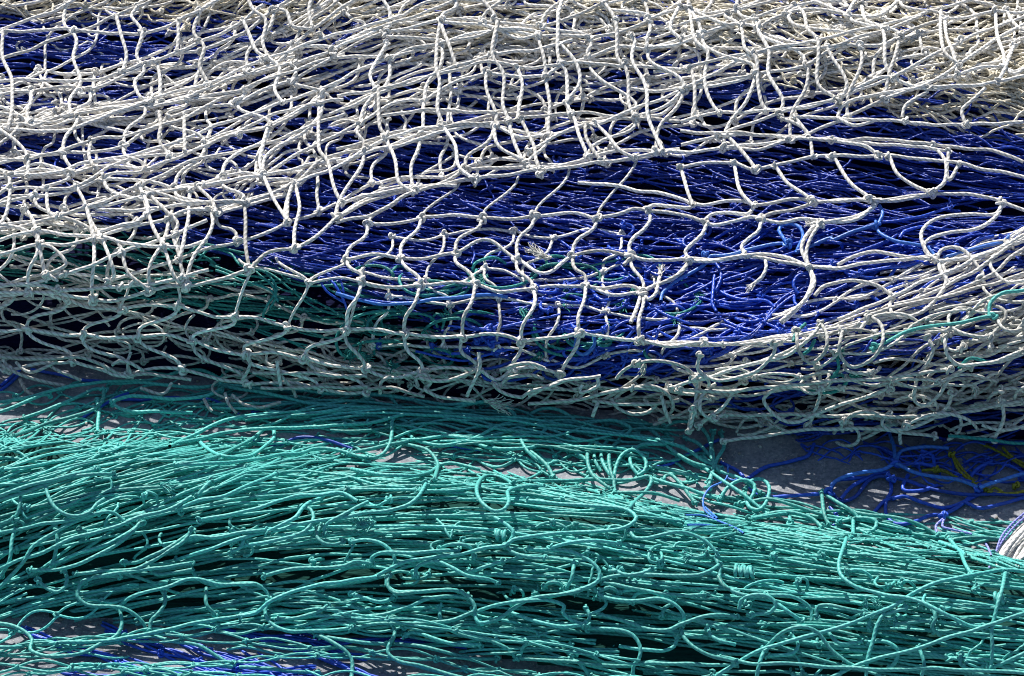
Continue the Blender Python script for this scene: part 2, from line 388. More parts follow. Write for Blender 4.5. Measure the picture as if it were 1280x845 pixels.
# the two blue patches by the teal folds further left
for pts in ([(395,345),(415,352),(428,372),(436,392)], [(398,348),(410,366),(432,378)], [(405,340),(425,350),(430,365)], [(450,375),(500,378),(560,372)], [(560,408),(600,412),(650,404),(700,392)], [(520,440),(580,450),(640,436)],
            [(590,330),(594,318),(585,305),(560,298)]):
    strand(tm, 'back', pts, 2.3, 9, 3)
arcs(tm, 'back', PM, 60, 2.9, (3, 13), (10, 26), km)
tm.build('netting', M_MBLUE, mid)
put_knots(km, M_MBLUE, mid, 60)
for x, y, a in ((476,424,100),(538,428,60),(706,350,60),(585,432,80),(1184,262,-50),(706,412,20),(1160,395,-90)): fray('back', x, y, a, 10, M_MBLUE, mid, 14, 14, .9)

lb = thing('rope', 'sky blue rope trailing loosely across the royal blue net', 'rope')
tl = Twine(8)
for pts in (zoomed(*Z7, [(230,720),(240,670),(300,610),(420,545),(500,490),(520,450),(600,440),(780,400),(900,375),(1010,370)]),
            zoomed(*Z7, [(1010,375),(975,330),(950,290),(970,255),(1030,245),(1080,270),(1100,320),(1080,380),(1065,420)]),
            zoomed(*Z7, [(1065,410),(1150,385),(1280,335)]) + zoomed(*Z8, [(100,345),(230,285),(370,250)]),
            zoomed(*Z8, [(370,250),(390,300),(470,340),(600,370),(690,390),(730,440)]),
            zoomed(*Z8, [(780,450),(900,425),(1000,390),(1100,365),(1180,340)]),
            zoomed(*Z8, [(1180,340),(1210,360),(1280,330)]),
            zoomed(420, 270, 2.977, [(900,430),(890,500),(920,515),(960,480),(960,430)]),
            zoomed(420, 270, 2.977, [(0,290),(120,320),(250,325),(380,310),(470,300),(560,290),(640,305)]),
            zoomed(*Z8, [(385,130),(405,180),(385,240)])):
    tl = Twine(8); strand(tl, 'back', pts, 3.3, 14, 3); tl.build('rope_strand', M_LBLUE, lb)
put_knots([(*lift('back', np.array([x]), np.array([y]), np.array([14.]))[0], 3.0) for x, y in ((985,305),(1095,281),(882,318),(1260,300))], M_LBLUE, lb, 20)

# ================================================================== DARK TEAL NET peeping out at the left, and teal scraps
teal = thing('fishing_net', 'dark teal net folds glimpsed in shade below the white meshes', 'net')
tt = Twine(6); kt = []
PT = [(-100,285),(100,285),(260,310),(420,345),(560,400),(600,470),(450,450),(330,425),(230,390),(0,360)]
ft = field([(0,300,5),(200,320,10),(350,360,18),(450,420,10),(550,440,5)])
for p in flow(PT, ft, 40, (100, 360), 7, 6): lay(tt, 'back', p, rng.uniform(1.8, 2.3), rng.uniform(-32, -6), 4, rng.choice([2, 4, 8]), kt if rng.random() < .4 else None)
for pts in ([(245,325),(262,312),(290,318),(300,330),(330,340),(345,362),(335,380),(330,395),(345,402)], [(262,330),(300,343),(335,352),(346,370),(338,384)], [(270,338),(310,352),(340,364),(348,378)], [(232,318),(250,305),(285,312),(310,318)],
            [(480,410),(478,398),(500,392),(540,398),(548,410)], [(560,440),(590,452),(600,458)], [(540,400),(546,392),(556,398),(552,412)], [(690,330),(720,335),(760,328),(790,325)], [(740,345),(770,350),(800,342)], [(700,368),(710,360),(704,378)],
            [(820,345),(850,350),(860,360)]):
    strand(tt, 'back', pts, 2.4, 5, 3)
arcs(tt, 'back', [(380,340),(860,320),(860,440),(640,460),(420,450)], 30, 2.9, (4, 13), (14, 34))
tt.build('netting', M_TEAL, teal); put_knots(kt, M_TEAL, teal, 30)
for x, y, a in ((440,436,110),(570,395,170),(790,360,60),(452,440,60),(512,388,190),(700,375,20),(780,372,110),(610,345,150),(650,385,60),(835,395,20),(460,395,80),(545,425,200),(675,440,120),(868,365,40),(500,455,150)): fray('back', x, y, a, 9, M_TEAL, teal, 20, 20, .9)
off = thing('twine', 'single loose teal twine looping over the white bundle near its right end', 'twine')
to = Twine(8)
for pts in ([(1150,370),(1152,325),(1200,290),(1279,275),(1380,250)], [(720,490),(800,450),(900,415),(1050,395),(1170,370)]):
    to = Twine(8); strand(to, 'back', zoomed(*Z6, pts), 3.2, 44, 4); to.build('twine_strand', M_GREEN, off)
put_knots([(*lift('back', np.array([x]), np.array([y]), np.array([45.]))[0], 3.) for x, y in ((1243,395),(1092,434))], M_GREEN, off, 9)
sc2 = thing('twine', 'short teal twine end hanging crooked among grey loops of the lower heap', 'twine')
to = Twine(8)
for pts in ([(440,640),(540,660),(590,645),(620,610),(600,590),(560,600)], [(570,600),(590,570),(585,530)], [(420,470),(430,440),(470,400)], [(500,460),(480,500),(450,520)], [(1040,570),(1080,530),(1150,540)], [(1000,820),(1120,830),(1279,845)]):
    to = Twine(8); strand(to, 'back', zoomed(*Z6, pts), 3.1, 40, 3); to.build('twine_strand', M_TEAL, sc2); fray('back', 1046, 448, -60, 40, M_TEAL, sc2, 14); fray('back', 1062, 470, 0, 40, M_TEAL, sc2, 16)

def P3(x, y, h): return lift('back', np.array([float(x)]), np.array([float(y)]), np.array([float(h)]))[0]
def bar(tw, a, b, ta, tb_, h, r, arch=0, hw=1.2):
    a = np.array(a, float); b = np.array(b, float); t = np.linspace(0, 1, 7)[:, None]
    q = (2*t**3-3*t**2+1)*a + (t**3-2*t**2+t)*np.array(ta) + (-2*t**3+3*t**2)*b + (t**3-t**2)*np.array(tb_)
    strand(tw, 'back', q, r, h, arch, hw, .7)
def lattice(tw, rows, h, r, kn, pick, jx=.35, slack=1.0, sag=4, arch=2, dbl=.0):
    """rows of knots joined sideways, and row to row by slack S-shaped bars"""
    for k, row in enumerate(rows):
        for i, (x, y) in enumerate(row):
            kn.append((*P3(x, y, h+1), r*1.08))
            if i+1 < len(row):
                x2, y2 = row[i+1]
                m = ((x+x2)/2+rng.normal(0, 3), (y+y2)/2+rng.normal(sag*(-1)**(i+k)*.6, sag*.7))
                strand(tw, 'back', [(x, y), m, (x2, y2)], r, h, arch, 1)
                if rng.random() < dbl: strand(tw, 'back', [(x, y), (m[0], m[1]+rng.choice([-1, 1])*rng.uniform(4, 8)), (x2, y2)], r, h-1, arch, 1)
            if k+1 < len(rows):
                j = pick(k, i)
                if 0 <= j < len(rows[k+1]):
                    x2, y2 = rows[k+1][j]; d = abs(y2-y)+8
                    bar(tw, (x, y), (x2, y2), (rng.normal(10*(-1)**k, 13)*slack, d*rng.uniform(1.2, 1.8)*slack), (rng.normal(8*(-1)**k, 13)*slack, d*rng.uniform(1.2, 1.8)*slack), h, r, arch+1.5)
rowsD = [
 [(460,280),(527,272),(603,273),(668,270),(746,273)],
 [(432,325),(500,323),(570,316),(646,324),(715,320),(788,319)],
 [(452,351),(525,356),(594,355),(667,361),(732,357),(803,366)],
 [(433,413),(506,417),(578,421),(652,427),(724,416),(800,426),(880,428)],
 [(458,461),(529,465),(598,463),(640,462),(700,468)]]
rowsL = [
 [(-60,372),(20,365),(84,374),(153,386),(223,382),(294,396),(359,408),(433,413)],
 [(-90,405),(-30,408),(34,411),(104,418),(173,421),(240,426),(307,443),(381,448),(458,461)],
 [(-60,455),(10,462),(90,452),(160,468),(228,462),(310,480),(400,486),(458,490)]]
# ================================================================== LOWER GREY-WHITE NET along the foot
grey = thing('fishing_net', 'weathered white net, shade painted as grey, bunched in loops along the shaded foot of the heap', 'net')
tg = Twine(6); kg = []
PG = [(-160,290),(120,295),(260,320),(400,390),(480,440),(640,450),(800,445),(960,425),(1100,385),(1440,290),(1440,420),(1250,500),(1180,548),(1000,556),(750,532),(400,510),(150,472),(-160,462)]
fg = field([(0,360,4),(0,430,6),(200,440,8),(400,490,5),(600,480,3),(800,470,-3),(900,430,-5),(1050,400,-16),(1200,340,-22),(1000,530,-6),(1200,520,-10),(900,550,-4),(1250,420,-14)])
for p in flow(PG, fg, 62, (250, 700), 7, 6): lay(tg, 'back', p, rng.uniform(2.2, 2.8), -52*rng.random()**.8+2, 4, rng.choice([2.5, 6, 11, 16]), kg if rng.random() < .5 else None)
for p in flow(PG, fg, 6, (50, 140), 60, 60): lay(tg, 'back', p, 2.3, rng.uniform(-14, 8), 5)
PG2 = [(800,460),(1000,430),(1440,320),(1440,500),(1250,540),(1000,550),(800,530)]
for p in flow(PG2, fg, 34, (120, 420), 8, 9): lay(tg, 'back', p, rng.uniform(2.6, 3.1), rng.uniform(0, 46), 4, rng.choice([3, 6, 11]) if rng.random() < .6 else None, kg)
arcs(tg, 'back', PG2, 40, 3.2, (20, 52), (16, 36), kg)
arcs(tg, 'back', [(-40,360),(300,400),(700,450),(780,520),(420,500),(-40,460)], 22, 2.4, (-20, 10), (14, 30), kg)
def shifted(rows, dx, dy, j): return [[(x+dx+rng.normal(0, j), y+dy+rng.normal(0, j*.6)) for x, y in r] for r in rows]
for dx, dy, h in ((30,-14,-12),): lattice(tg, shifted(rowsL, dx, dy, 9), h, 2.8, kg, lambda k, i: i, sag=6, arch=3, slack=1.3)
for dx, dy, h in ((25,6,-8),): lattice(tg, shifted(rowsD[3:], dx, dy, 9), h, 2.8, kg, lambda k, i: i, sag=6, arch=3, slack=1.3)
tg.build('netting', M_GREY, grey)
tg = Twine(7)
for pts in ([(75,520),(70,570),(120,605),(200,605),(290,575),(350,510),(350,470)], [(430,430),(440,500),(490,545),(540,500),(545,440),(520,400)],
            [(600,430),(595,510),(640,560),(710,540),(750,470),(745,400),(700,370)], [(600,640),(480,640),(360,640),(310,680),(330,720),(380,760),(440,765),(540,720),(650,690),(780,640)],
            [(920,450),(940,490),(930,530),(880,620),(875,690),(910,700),(970,660),(1010,600),(1080,560)], [(510,560),(525,650),(500,730),(475,780)],
            [(980,450),(1000,520),(1040,555),(1150,545),(1279,500)], [(780,735),(750,760),(760,790),(830,795),(920,765),(990,710),(1010,660)], [(1195,690),(1200,760),(1170,830)],
            [(160,840),(400,805),(580,790),(800,800),(950,820)], [(160,740),(400,740),(750,745),(960,740),(1279,690)], [(-30,640),(200,570),(430,500),(520,410)],
            [(70,590),(60,680),(35,800)], [(200,650),(150,720),(70,780)], [(1150,490),(1170,430),(1200,400),(1190,370)], [(0,650),(200,650),(500,620),(800,600),(1000,570)]):
    P = strand(tg, 'back', zoomed(*Z6, pts), 3.3, rng.uniform(36, 50), 5); kg.append((*P[0], 2.9)); kg.append((*P[-1], 2.9))
ZC = (440, 440, 5.283); ZD = (660, 470, 5.283); ZA = (0, 440, 5.283); ZB = (220, 440, 5.283)
for pts in ([(980,120),(1060,90),(1160,80),(1268,110)], [(1268,180),(1180,150),(1080,155),(1010,180),(985,230)], [(985,230),(930,200),(960,240),(1040,280),(1130,305)], [(1130,300),(1180,260),(1268,235),(1400,190)],
            [(440,230),(430,170),(480,150),(520,200),(480,250)], [(470,250),(560,290),(700,310),(820,320)], [(180,270),(190,200),(260,160)], [(840,0),(840,90),(800,200),(760,300)], [(830,120),(700,170),(560,190),(440,165)], [(100,240),(250,240),(400,270),(480,290)]):
    strand(tg, 'back', zoomed(*ZC, pts), 3.3, rng.uniform(24, 36), 4)
for pts in ([(0,130),(150,60),(300,20),(480,0)], [(550,150),(590,210),(680,255),(780,240),(850,190)], [(440,170),(560,120),(660,60),(740,0)], [(460,180),(430,270)], [(880,130),(900,230),(940,310)], [(1130,30),(1110,170),(1080,260),(1060,370)], [(1268,220),(1130,320)], [(360,60),(345,110),(400,100),(470,60),(460,10)],
            [(0,190),(200,170),(400,140),(600,95),(800,80),(1000,110),(1268,150)], [(430,170),(600,180),(800,190),(1000,160)]):
    strand(tg, 'back', zoomed(*ZD, pts), 3.3, rng.uniform(30, 42), 4)
for pts in ([(0,80),(90,125),(180,165),(300,200),(430,225)], [(100,70),(140,110),(200,135),(300,100),(380,55)], [(330,90),(420,140),(540,190)], [(680,80),(720,140),(780,160),(880,165)], [(740,90),(790,65),(860,75),(950,125)], [(860,0),(840,70),(880,160)], [(0,40),(200,45),(440,40),(560,45),(680,85),(820,150),(1000,150),(1268,180)],
            [(930,245),(1080,270),(1130,200)], [(130,180),(170,250),(215,280)]):
    strand(tg, 'back', zoomed(*ZA, pts), 3.1, 20, 4)
for pts in ([(330,270),(350,340),(400,400)], [(370,280),(450,345),(560,370),(690,330)], [(430,190),(470,130),(490,60),(470,0)], [(660,60),(680,160),(700,250)], [(690,150),(760,230),(790,300)], [(500,135),(700,140),(900,145),(1100,155),(1268,160)], [(180,310),(210,360),(240,390)], [(560,240),(900,235),(1268,230)]):
    strand(tg, 'back', zoomed(*ZB, pts), 3.0, 20, 4)
tg.build('loose_loops', M_GREY, grey)
put_knots(kg, M_GREY, grey, 100)
for x, y, a, l in ((604,500,20,34),(612,505,10,30),(806,455,100,16),(834,478,80,18),(1215,480,60,18),(1150,470,30,20),(680,318,200,26),(690,322,180,22),(745,485,110,16)): fray('back', x, y, a, 34, M_GREY, grey, l, 18, .5)

# ================================================================== WIDE WHITE DRAPE over the blue
drape = thing('fishing_net', 'white net hanging in wide open curved meshes over the blue folds', 'net')
td = Twine(8); kd = []
for x, y in rowsD[0]:
    xu = x+rng.uniform(38, 55); bar(td, (xu, np.interp(xu, [400,500,588,679,749,820,900,1000], [282,245,222,218,203,188,168,150])), (x, y), (6, 52), (4, 45), 18, 2.5, 2)
def pickD(k, i): return i if k != 0 else i
lattice(td, rowsD, 17, 3.3, kd, lambda k, i: i if not (k == 1 and i > 5) else 99, sag=8, arch=3)
# continuation to the left, in shade
lattice(td, rowsL, 15, 3.3, kd, lambda k, i: i, sag=4, arch=2)
for a, b in (((20,365),(-10,330)),((84,374),(70,358)),((153,386),(160,357)),((223,382),(222,346)),((294,396),(317,328)),((386,354),(345,322)),((359,408),(386,354)),((433,413),(452,351)),((386,354),(432,325)),((386,354),(299,324))):
    bar(td, b, a, (rng.normal(0, 5), 34), (rng.normal(-4, 5), 34), 15, 2.6, 2)
strand(td, 'back', [(386,354),(420,348),(452,351)], 2.6, 15); kd.append((*P3(386,354,16), 2.9))
# hand laid part at the right
for pts in ([(-285,-10),(-120,5),(0,20),(80,40),(200,50),(300,75),(420,120)], [(420,120),(500,130),(650,105),(740,105),(800,130)], [(800,130),(900,115),(1020,95),(1100,95),(1160,110)], [(1160,110),(1220,112),(1300,108),(1480,92),(1580,95)],
            [(-167,212),(-80,195),(0,170),(60,150),(140,160)], [(140,150),(180,130),(300,140),(400,150),(430,125)], [(150,170),(300,180),(400,200),(500,235)], [(500,225),(540,190),(650,180),(760,180),(800,135)],
            [(510,245),(570,255),(680,225),(780,200),(840,210)], [(850,205),(900,180),(1050,155),(1150,125),(1165,110)], [(860,220),(950,235),(1080,215),(1200,225)],
            [(150,175),(160,220),(120,280),(60,330),(35,380),(40,440)], [(510,250),(490,300),(410,370),(375,420),(400,465)], [(845,220),(830,280),(760,340),(720,390),(740,430)],
            [(1200,230),(1120,320),(1090,400),(1110,460),(1140,510)], [(1215,240),(1150,330),(1120,420),(1130,490),(1140,512)],
            [(40,440),(120,465),(250,465),(400,462),(550,465),(740,440),(850,435),(1000,450),(1130,503),(1280,515)], [(400,470),(600,470),(740,446)], [(760,440),(880,458),(1000,485),(1130,508)],
            [(870,455),(880,510),(850,570),(805,605)], [(400,470),(370,530),(260,600),(150,640),(110,665)], [(405,475),(300,580),(180,630),(115,668)],
            [(-236,625),(-120,640),(0,625),(60,635),(110,665)], [(110,680),(70,780),(40,850)], [(115,670),(150,715),(200,670),(212,600),(220,570)],
            [(1140,515),(1160,600),(1120,690),(1040,780),(960,850)], [(1140,515),(1172,600),(1135,690),(1050,785),(970,852)], [(0,430),(40,445),(0,500)]):
    strand(td, 'back', zoomed(*Z7, pts), 3.45, 19, 3, 1.2, .6)
for x, y in ((420,120),(800,130),(1160,110),(140,158),(500,232),(845,212),(1210,235),(40,442),(400,468),(745,438),(1140,512),(110,670)):
    a = zoomed(*Z7, [(x, y)])[0]; kd.append((*P3(*a, 20), 3.2))
for pts in ([(-40,510),(150,515),(300,490),(500,465),(700,450),(740,460)], [(130,500),(250,440),(350,415),(450,425),(580,455),(700,460)],
            [(0,115),(200,95),(330,95),(380,102),(500,90),(720,60),(900,60),(1080,90),(1140,110),(1280,160),(1420,240)], [(380,108),(500,98),(720,68)], [(1140,120),(1130,170),(1050,245),(950,285),(800,305),(700,335),(665,380),(690,430),(740,465)],
            [(1145,120),(1110,178),(950,185),(780,205),(690,240),(650,290),(660,370),(700,440),(740,465)], [(750,455),(770,410),(830,390),(910,410),(980,480),(1030,560),(1010,590)],
            [(760,470),(800,540),(790,630),(720,730),(640,790),(550,820),(480,810),(450,760),(470,690)], [(755,470),(765,530),(820,610)],
            [(-10,690),(40,630),(150,600),(250,595),(380,630),(465,685)], [(370,110),(350,150),(250,195),(100,225),(20,235)], [(360,130),(250,215),(110,232),(25,240)]):
    strand(td, 'back', zoomed(*Z8, pts), 3.45, 20, 4, 1.2, .6)
for x, y in ((740,462),(360,108),(1140,112),(30,250),(470,690),(1010,590),(720,60)):
    a = zoomed(*Z8, [(x, y)])[0]; kd.append((*P3(*a, 21), 3.3))
td.build('netting', M_WHITE, drape)
# the tight bundle of bars rising to the right
tr = Twine(7)
PR = [(790,420),(950,400),(1080,355),(1200,300),(1420,225),(1420,330),(1250,370),(1120,420),(980,450),(800,450)]
fr = field([(800,432,-2),(950,425,-6),(1050,395,-19),(1150,350,-23),(1280,295,-26)])
for p in flow(PR, fr, 15, (180, 520), 4, 3): lay(tr, 'back', p, rng.uniform(2.2, 2.6), rng.uniform(0, 20), 3, rng.choice([2, 4, 7]), kd if rng.random() < .4 else None)
for pts in ([(760,470),(900,460),(1050,425),(1180,365),(1280,315),(1420,250)], [(480,740),(700,680),(850,600),(1000,520),(1150,410),(1280,330),(1420,250)], [(130,830),(300,770),(470,690),(620,620),(770,560),(960,470),(1150,390),(1280,340)],
            [(300,810),(560,740),(780,690),(950,620),(1080,560),(1200,450),(1280,390)], [(480,790),(700,720),(880,670),(1100,610),(1280,550)], [(890,837),(1080,730),(1280,650),(1400,600)], [(1170,380),(1100,440),(1070,500),(1110,560),(1180,600),(1280,600)]):
    strand(tr, 'back', zoomed(*Z8, pts), 3.35, 22, 2, 1.5, .8)
tr.build('gathered_bars', M_WHITE, drape)
put_knots(kd, M_WHITE, drape, 100)
for pts, a in (((805,605),130),((222,560),-85),((1180,235),170)): 
    x, y = zoomed(*Z7, [pts])[0]; fray('back', x, y, a, 20, M_WHITE, drape, 15, 16, .5)

# ================================================================== UPPER WHITE NET, crumpled in slanting folds
upper = thing('fishing_net', 'white net crumpled in slanting folds over the upper left of the heap', 'net')
edge = np.array([(-120,372),(70,358),(160,357),(222,346),(317,328),(430,270),(500,245),(588,222),(679,218),(749,203),(820,188),(900,168),(1000,150),(1150,110),(1400,50)], float)
def edge_y(x): return np.interp(x, edge[:, 0], edge[:, 1])
ku = []
def crumple(nrow, gap, h, r, ph, jit, tilt, dbl, slack, y_off=0, x0=-120, x1=1400, col=72):
    rows = []
    for k in range(nrow):
        n = int((x1-x0)/col)+1
        x = x0 + np.arange(n)*col + (k % 2)*col*.42 + ph*col - k*9 + rng.normal(0, jit, n) + 22*np.sin(np.arange(n)*.5+k*1.3)
        y = edge_y(x) + y_off - gap*k*(1-.14*np.clip(k, 0, 6)/2) - tilt*np.clip(x, 0, 500)*k*.018 + rng.normal(0, jit*.55, n) + 12*np.sin(x*.008+k*2.1+ph*5)
        rows.append(list(zip(x, y)))
    rows = rows[::-1]
    tw = Twine(8)
    lattice(tw, rows, h, r, ku, lambda k, i: i, slack=slack, sag=5, arch=3, dbl=dbl)
    return tw
crumple(8, 60, 24, 3.4, 0, 11, 1.0, .2, 1.0).build('netting', M_WHITE, upper)
crumple(8, 56, 10, 3.2, .4, 14, 1.3, .1, 1.25, -18).build('under_layer', M_WHITE, upper)
crumple(6, 36, 6, 2.9, .2, 13, .4, .15, 1.4, -4, 430, 1400).build('under_layer', M_WHITE, upper)
crumple(8, 47, 3, 2.8, .7, 18, .7, .15, 1.4, -70).build('under_layer', M_WHITE, upper)
PW = [(-100,-60),(1400,-60),(1400,110),(1100,120),(900,110),(640,150),(480,190),(300,250),(120,300),(-100,310)]
fw = field([(0,50,-16),(200,80,-18),(400,60,-16),(600,60,-10),(800,60,-5),(1000,80,0),(1200,60,-8),(0,250,-12),(250,220,-16),(450,150,-14)])
tw = Twine(7)
for p in flow(PW, fw, 45, (100, 420), 13, 11): lay(tw, 'back', p, rng.uniform(2.6, 3.2), rng.uniform(-8, 16), 5, rng.choice([4, 9, 14, 20]), ku if rng.random() < .4 else None, L=rng.uniform(60, 110))
arcs(tw, 'back', PW, 40, 2.5, (0, 18), (10, 26), ku)
tw.build('crumpled_meshes', M_WHITE, upper)
# taut ridge lines
tu = Twine(8); TAUT = []
Z1 = (0, 0, 2.977)
for pts in ([(-60,310),(110,295),(330,300),(530,240),(640,200),(850,110),(980,20)], [(-60,120),(270,110),(520,125),(740,40),(860,-40)], [(-60,480),(250,480),(540,375),(770,310),(1000,215),(1279,120),(1500,60)],
            [(-60,470),(120,455),(350,410),(600,390),(770,330),(900,280),(1100,210)], [(0,590),(120,590),(350,520),(490,500),(700,430),(900,330),(1100,260),(1279,200)],
            [(0,700),(290,690),(450,600),(720,560),(880,490),(1100,400),(1279,370)], [(0,840),(215,805),(430,730),(530,685),(740,590),(900,560),(1080,500),(1279,420)],
            [(215,805),(400,760),(600,715),(750,690),(980,650),(1270,590)], [(0,660),(200,640),(350,600),(560,560),(800,470),(1000,400),(1279,300)], [(0,220),(200,150),(430,60),(560,0)], [(0,110),(200,40),(300,-20)]):
    TAUT.append(smooth(zoomed(*Z1, pts))); strand(tu, 'back', zoomed(*Z1, pts), 3.35, 27, 2, 2, 1)
Z2 = (420, 0, 2.977)
for pts in ([(0,160),(200,90),(400,20),(500,-20)], [(0,360),(160,330),(400,270),(560,230),(700,250),(900,235),(1279,260)], [(0,560),(200,500),(400,470),(640,450),(870,420),(1100,440),(1279,450)], [(-200,700),(0,620),(180,520),(300,480),(400,470)],
            [(0,600),(150,560),(300,520),(500,460)], [(500,665),(700,640),(980,605),(1190,570),(1279,550)], [(0,830),(150,790),(300,710),(500,665)], [(0,420),(150,350),(300,300),(560,210),(760,180),(880,150)], [(720,560),(850,490),(1000,450),(1150,390),(1279,340)],
            [(150,430),(350,410),(600,420)], [(0,760),(250,700),(450,690)]):
    TAUT.append(smooth(zoomed(*Z2, pts))); strand(tu, 'back', zoomed(*Z2, pts), 3.35, 27, 2, 2, 1)
Z3 = (850, 0, 2.977)
for pts in ([(-200,330),(0,330),(270,200),(500,150),(720,100),(980,30),(1279,-60)], [(-100,270),(0,255),(270,195),(560,170),(760,110),(900,60)], [(0,540),(150,500),(370,420),(600,360),(800,280),(1030,160),(1279,60)], [(0,450),(150,420),(360,410),(580,370),(740,290),(930,330),(1200,300),(1279,285)],
            [(0,490),(300,500),(560,520),(800,520),(940,540),(1150,560),(1279,600)], [(380,440),(600,440),(840,455),(1060,465),(1279,450)], [(0,620),(200,605),(280,630),(450,590),(560,580),(740,580),(900,590),(1100,620),(1279,660)], [(150,500),(400,510),(700,530),(1000,560)],
            [(0,20),(200,90),(370,30),(600,0)], [(0,90),(200,40),(330,-10)], [(590,440),(600,400),(680,360),(800,340),(940,320),(1140,320)], [(590,440),(640,470),(720,450)], [(830,440),(840,390),(920,340)], [(1060,465),(1050,410),(1140,330)], [(730,360),(900,320),(1060,225),(1200,130),(1279,90)]):
    TAUT.append(smooth(zoomed(*Z3, pts))); strand(tu, 'back', zoomed(*Z3, pts), 3.35, 26, 2, 2, 1)
tu.build('taut_line', M_WHITE, upper)
_k = (np.array(ku)[:, :3]-CAM); _d = _k@FWD
SNAP = np.stack([640+_k[:, 0]*DIST/_d, 422.5-(_k@UPV)*DIST/_d], -1)
SNAP = np.vstack([SNAP]+[TL for TL in TAUT])
def snap(pts):
    pts = [tuple(p) for p in pts]
    for e in (0, -1):
        d = np.hypot(SNAP[:, 0]-pts[e][0], SNAP[:, 1]-pts[e][1]); j = d.argmin()
        if d[j] < 34: pts[e] = tuple(SNAP[j]); ku.append((*P3(*SNAP[j], 28), 2.8))
    return pts
# bars between the folds, as they hang in the photograph
tv = Twine(8)
for pts in ([(500,0),(490,60),(530,120),(510,210),(535,260),(500,310),(520,360),(570,375)], [(740,40),(720,120),(760,170),(745,250),(770,310)], [(920,0),(940,30),(985,70),(980,160),(1000,215)], [(235,0),(240,90),(285,140),(270,210),(300,310),(260,380),(265,410)],
            [(10,120),(5,200),(45,300),(45,400),(20,480)], [(0,490),(60,520),(100,580),(105,650)], [(580,420),(600,470),(595,530),(630,580)], [(690,440),(685,580)], [(990,480),(965,600),(980,650),(1010,720),(1060,830)], [(1190,410),(1190,560),(1220,600),(1250,720),(1279,750)],
            [(280,690),(320,760),(350,840)], [(520,690),(550,790),(570,850)], [(740,690),(790,750),(820,850)], [(340,520),(335,590),(370,620)], [(1080,690),(1070,740),(1120,840)], [(860,770),(700,750),(590,720),(520,690)], [(1080,0),(1060,40),(1090,100),(1150,130)], [(1130,0),(1150,50),(1190,110)], [(450,90),(470,200),(470,320)], [(660,60),(665,140),(670,230)], [(930,120),(960,190),(1000,215),(1040,260),(1020,330),(1060,390)]):
    strand(tv, 'back', snap(zoomed(*Z1, pts)), 3.45, 29, 2, 2, .8)
for pts in ([(370,100),(370,250),(385,300),(380,400),(395,465)], [(440,90),(445,240)], [(575,0),(600,80),(580,200),(620,270),(625,400),(640,450)], [(790,20),(825,80),(830,220),(860,270),(860,390),(880,430),(950,590)], [(1005,0),(1040,80),(1050,210),(1080,260),(1090,390),(1115,440)], [(1240,0),(1240,100),(1279,130)],
            [(400,470),(440,540),(460,620),(510,665)], [(640,450),(670,540),(720,620),(770,650)], [(180,510),(220,600),(240,680),(290,710)], [(935,470),(930,520),(990,600)], [(970,470),(1060,560),(1110,580)], [(160,330),(165,480),(185,510)], [(150,160),(130,280),(150,330)], [(1080,90),(1110,150),(1100,220),(1150,310),(1160,430),(1215,540)], [(520,640),(515,690),(530,680)], [(680,240),(690,310),(670,440)], [(580,470),(600,540),(650,570)], [(830,170),(890,220),(905,300),(880,390)], [(690,470),(735,540),(740,590),(765,640)]):
    strand(tv, 'back', snap(zoomed(*Z2, pts)), 3.45, 29, 2, 2, .8)
for pts in ([(160,0),(170,60),(220,90),(240,180),(280,210),(300,380),(320,395)], [(430,0),(465,50),(475,110),(510,150),(520,320),(590,380)], [(680,0),(695,80),(750,105),(765,250),(800,290)], [(975,40),(980,180),(1000,210),(1040,230)], [(30,50),(60,150),(100,190),(90,300),(130,400),(155,440)], [(550,160),(570,220),(620,310),(600,350)], [(270,50),(290,110),(330,190),(330,270),(380,370),(370,430)],
            [(0,200),(40,250),(60,430),(80,460)], [(1210,190),(1210,250),(1180,300)], [(170,500),(240,570),(285,630)], [(380,440),(470,490),(500,570)], [(350,620),(400,680),(490,740)], [(570,590),(620,660),(700,735)], [(780,590),(810,650),(900,700),(930,715)], [(940,540),(990,600),(980,680),(940,715)], [(1000,570),(1000,670),(1030,690)], [(200,640),(230,720),(270,765)], [(560,520),(700,550),(740,580)], [(0,615),(20,690),(50,765)], [(430,450),(480,490)], [(1240,0),(1235,80),(1279,110)]):
    strand(tv, 'back', snap(zoomed(*Z3, pts)), 3.45, 28, 2, 2, .8)
Z9 = (0, 250, 4.923)
for pts in ([(160,0),(200,120),(225,190),(250,300),(265,420),(280,500),(350,550)], [(250,220),(300,280),(380,350),(410,400),(395,450)], [(520,0),(560,130),(620,235),(680,360),(700,480),(735,530)], [(620,190),(700,240),(740,290),(750,330),(780,430),(815,510)], [(890,0),(930,130),(1000,270),(1040,380),(1080,490),(1110,500)], [(930,0),(1030,70),(1090,150),(1070,220),(1100,330),(1140,460)], [(1160,0),(1160,120),(1100,260)], [(60,0),(40,80),(0,170)], [(300,0),(310,90),(350,110)], [(410,0),(400,60),(350,105)], [(400,450),(350,500),(350,550)]):
    strand(tv, 'back', snap(zoomed(*Z9, pts)), 3.45, 27, 2, 2, .8)
for pts in ([(-80,180),(180,150),(350,105),(520,40),(660,0)], [(-80,270),(100,220),(230,190),(440,215),(620,230),(750,260),(1000,285),(1150,290),(1280,250)], [(570,205),(700,170),(850,130),(910,80),(980,50),(1280,20)], [(-60,520),(200,510),(390,460),(560,400),(750,320),(900,270),(1080,210),(1280,120)], [(-60,530),(100,520),(250,530),(350,552),(550,545),(740,535),(950,510),(1130,475),(1280,430)], [(590,60),(750,65),(890,55),(970,50)]):
    strand(tv, 'back', zoomed(*Z9, pts), 3.45, 27, 2, 2, .8)
tv.build('hanging_bars', M_WHITE, upper)
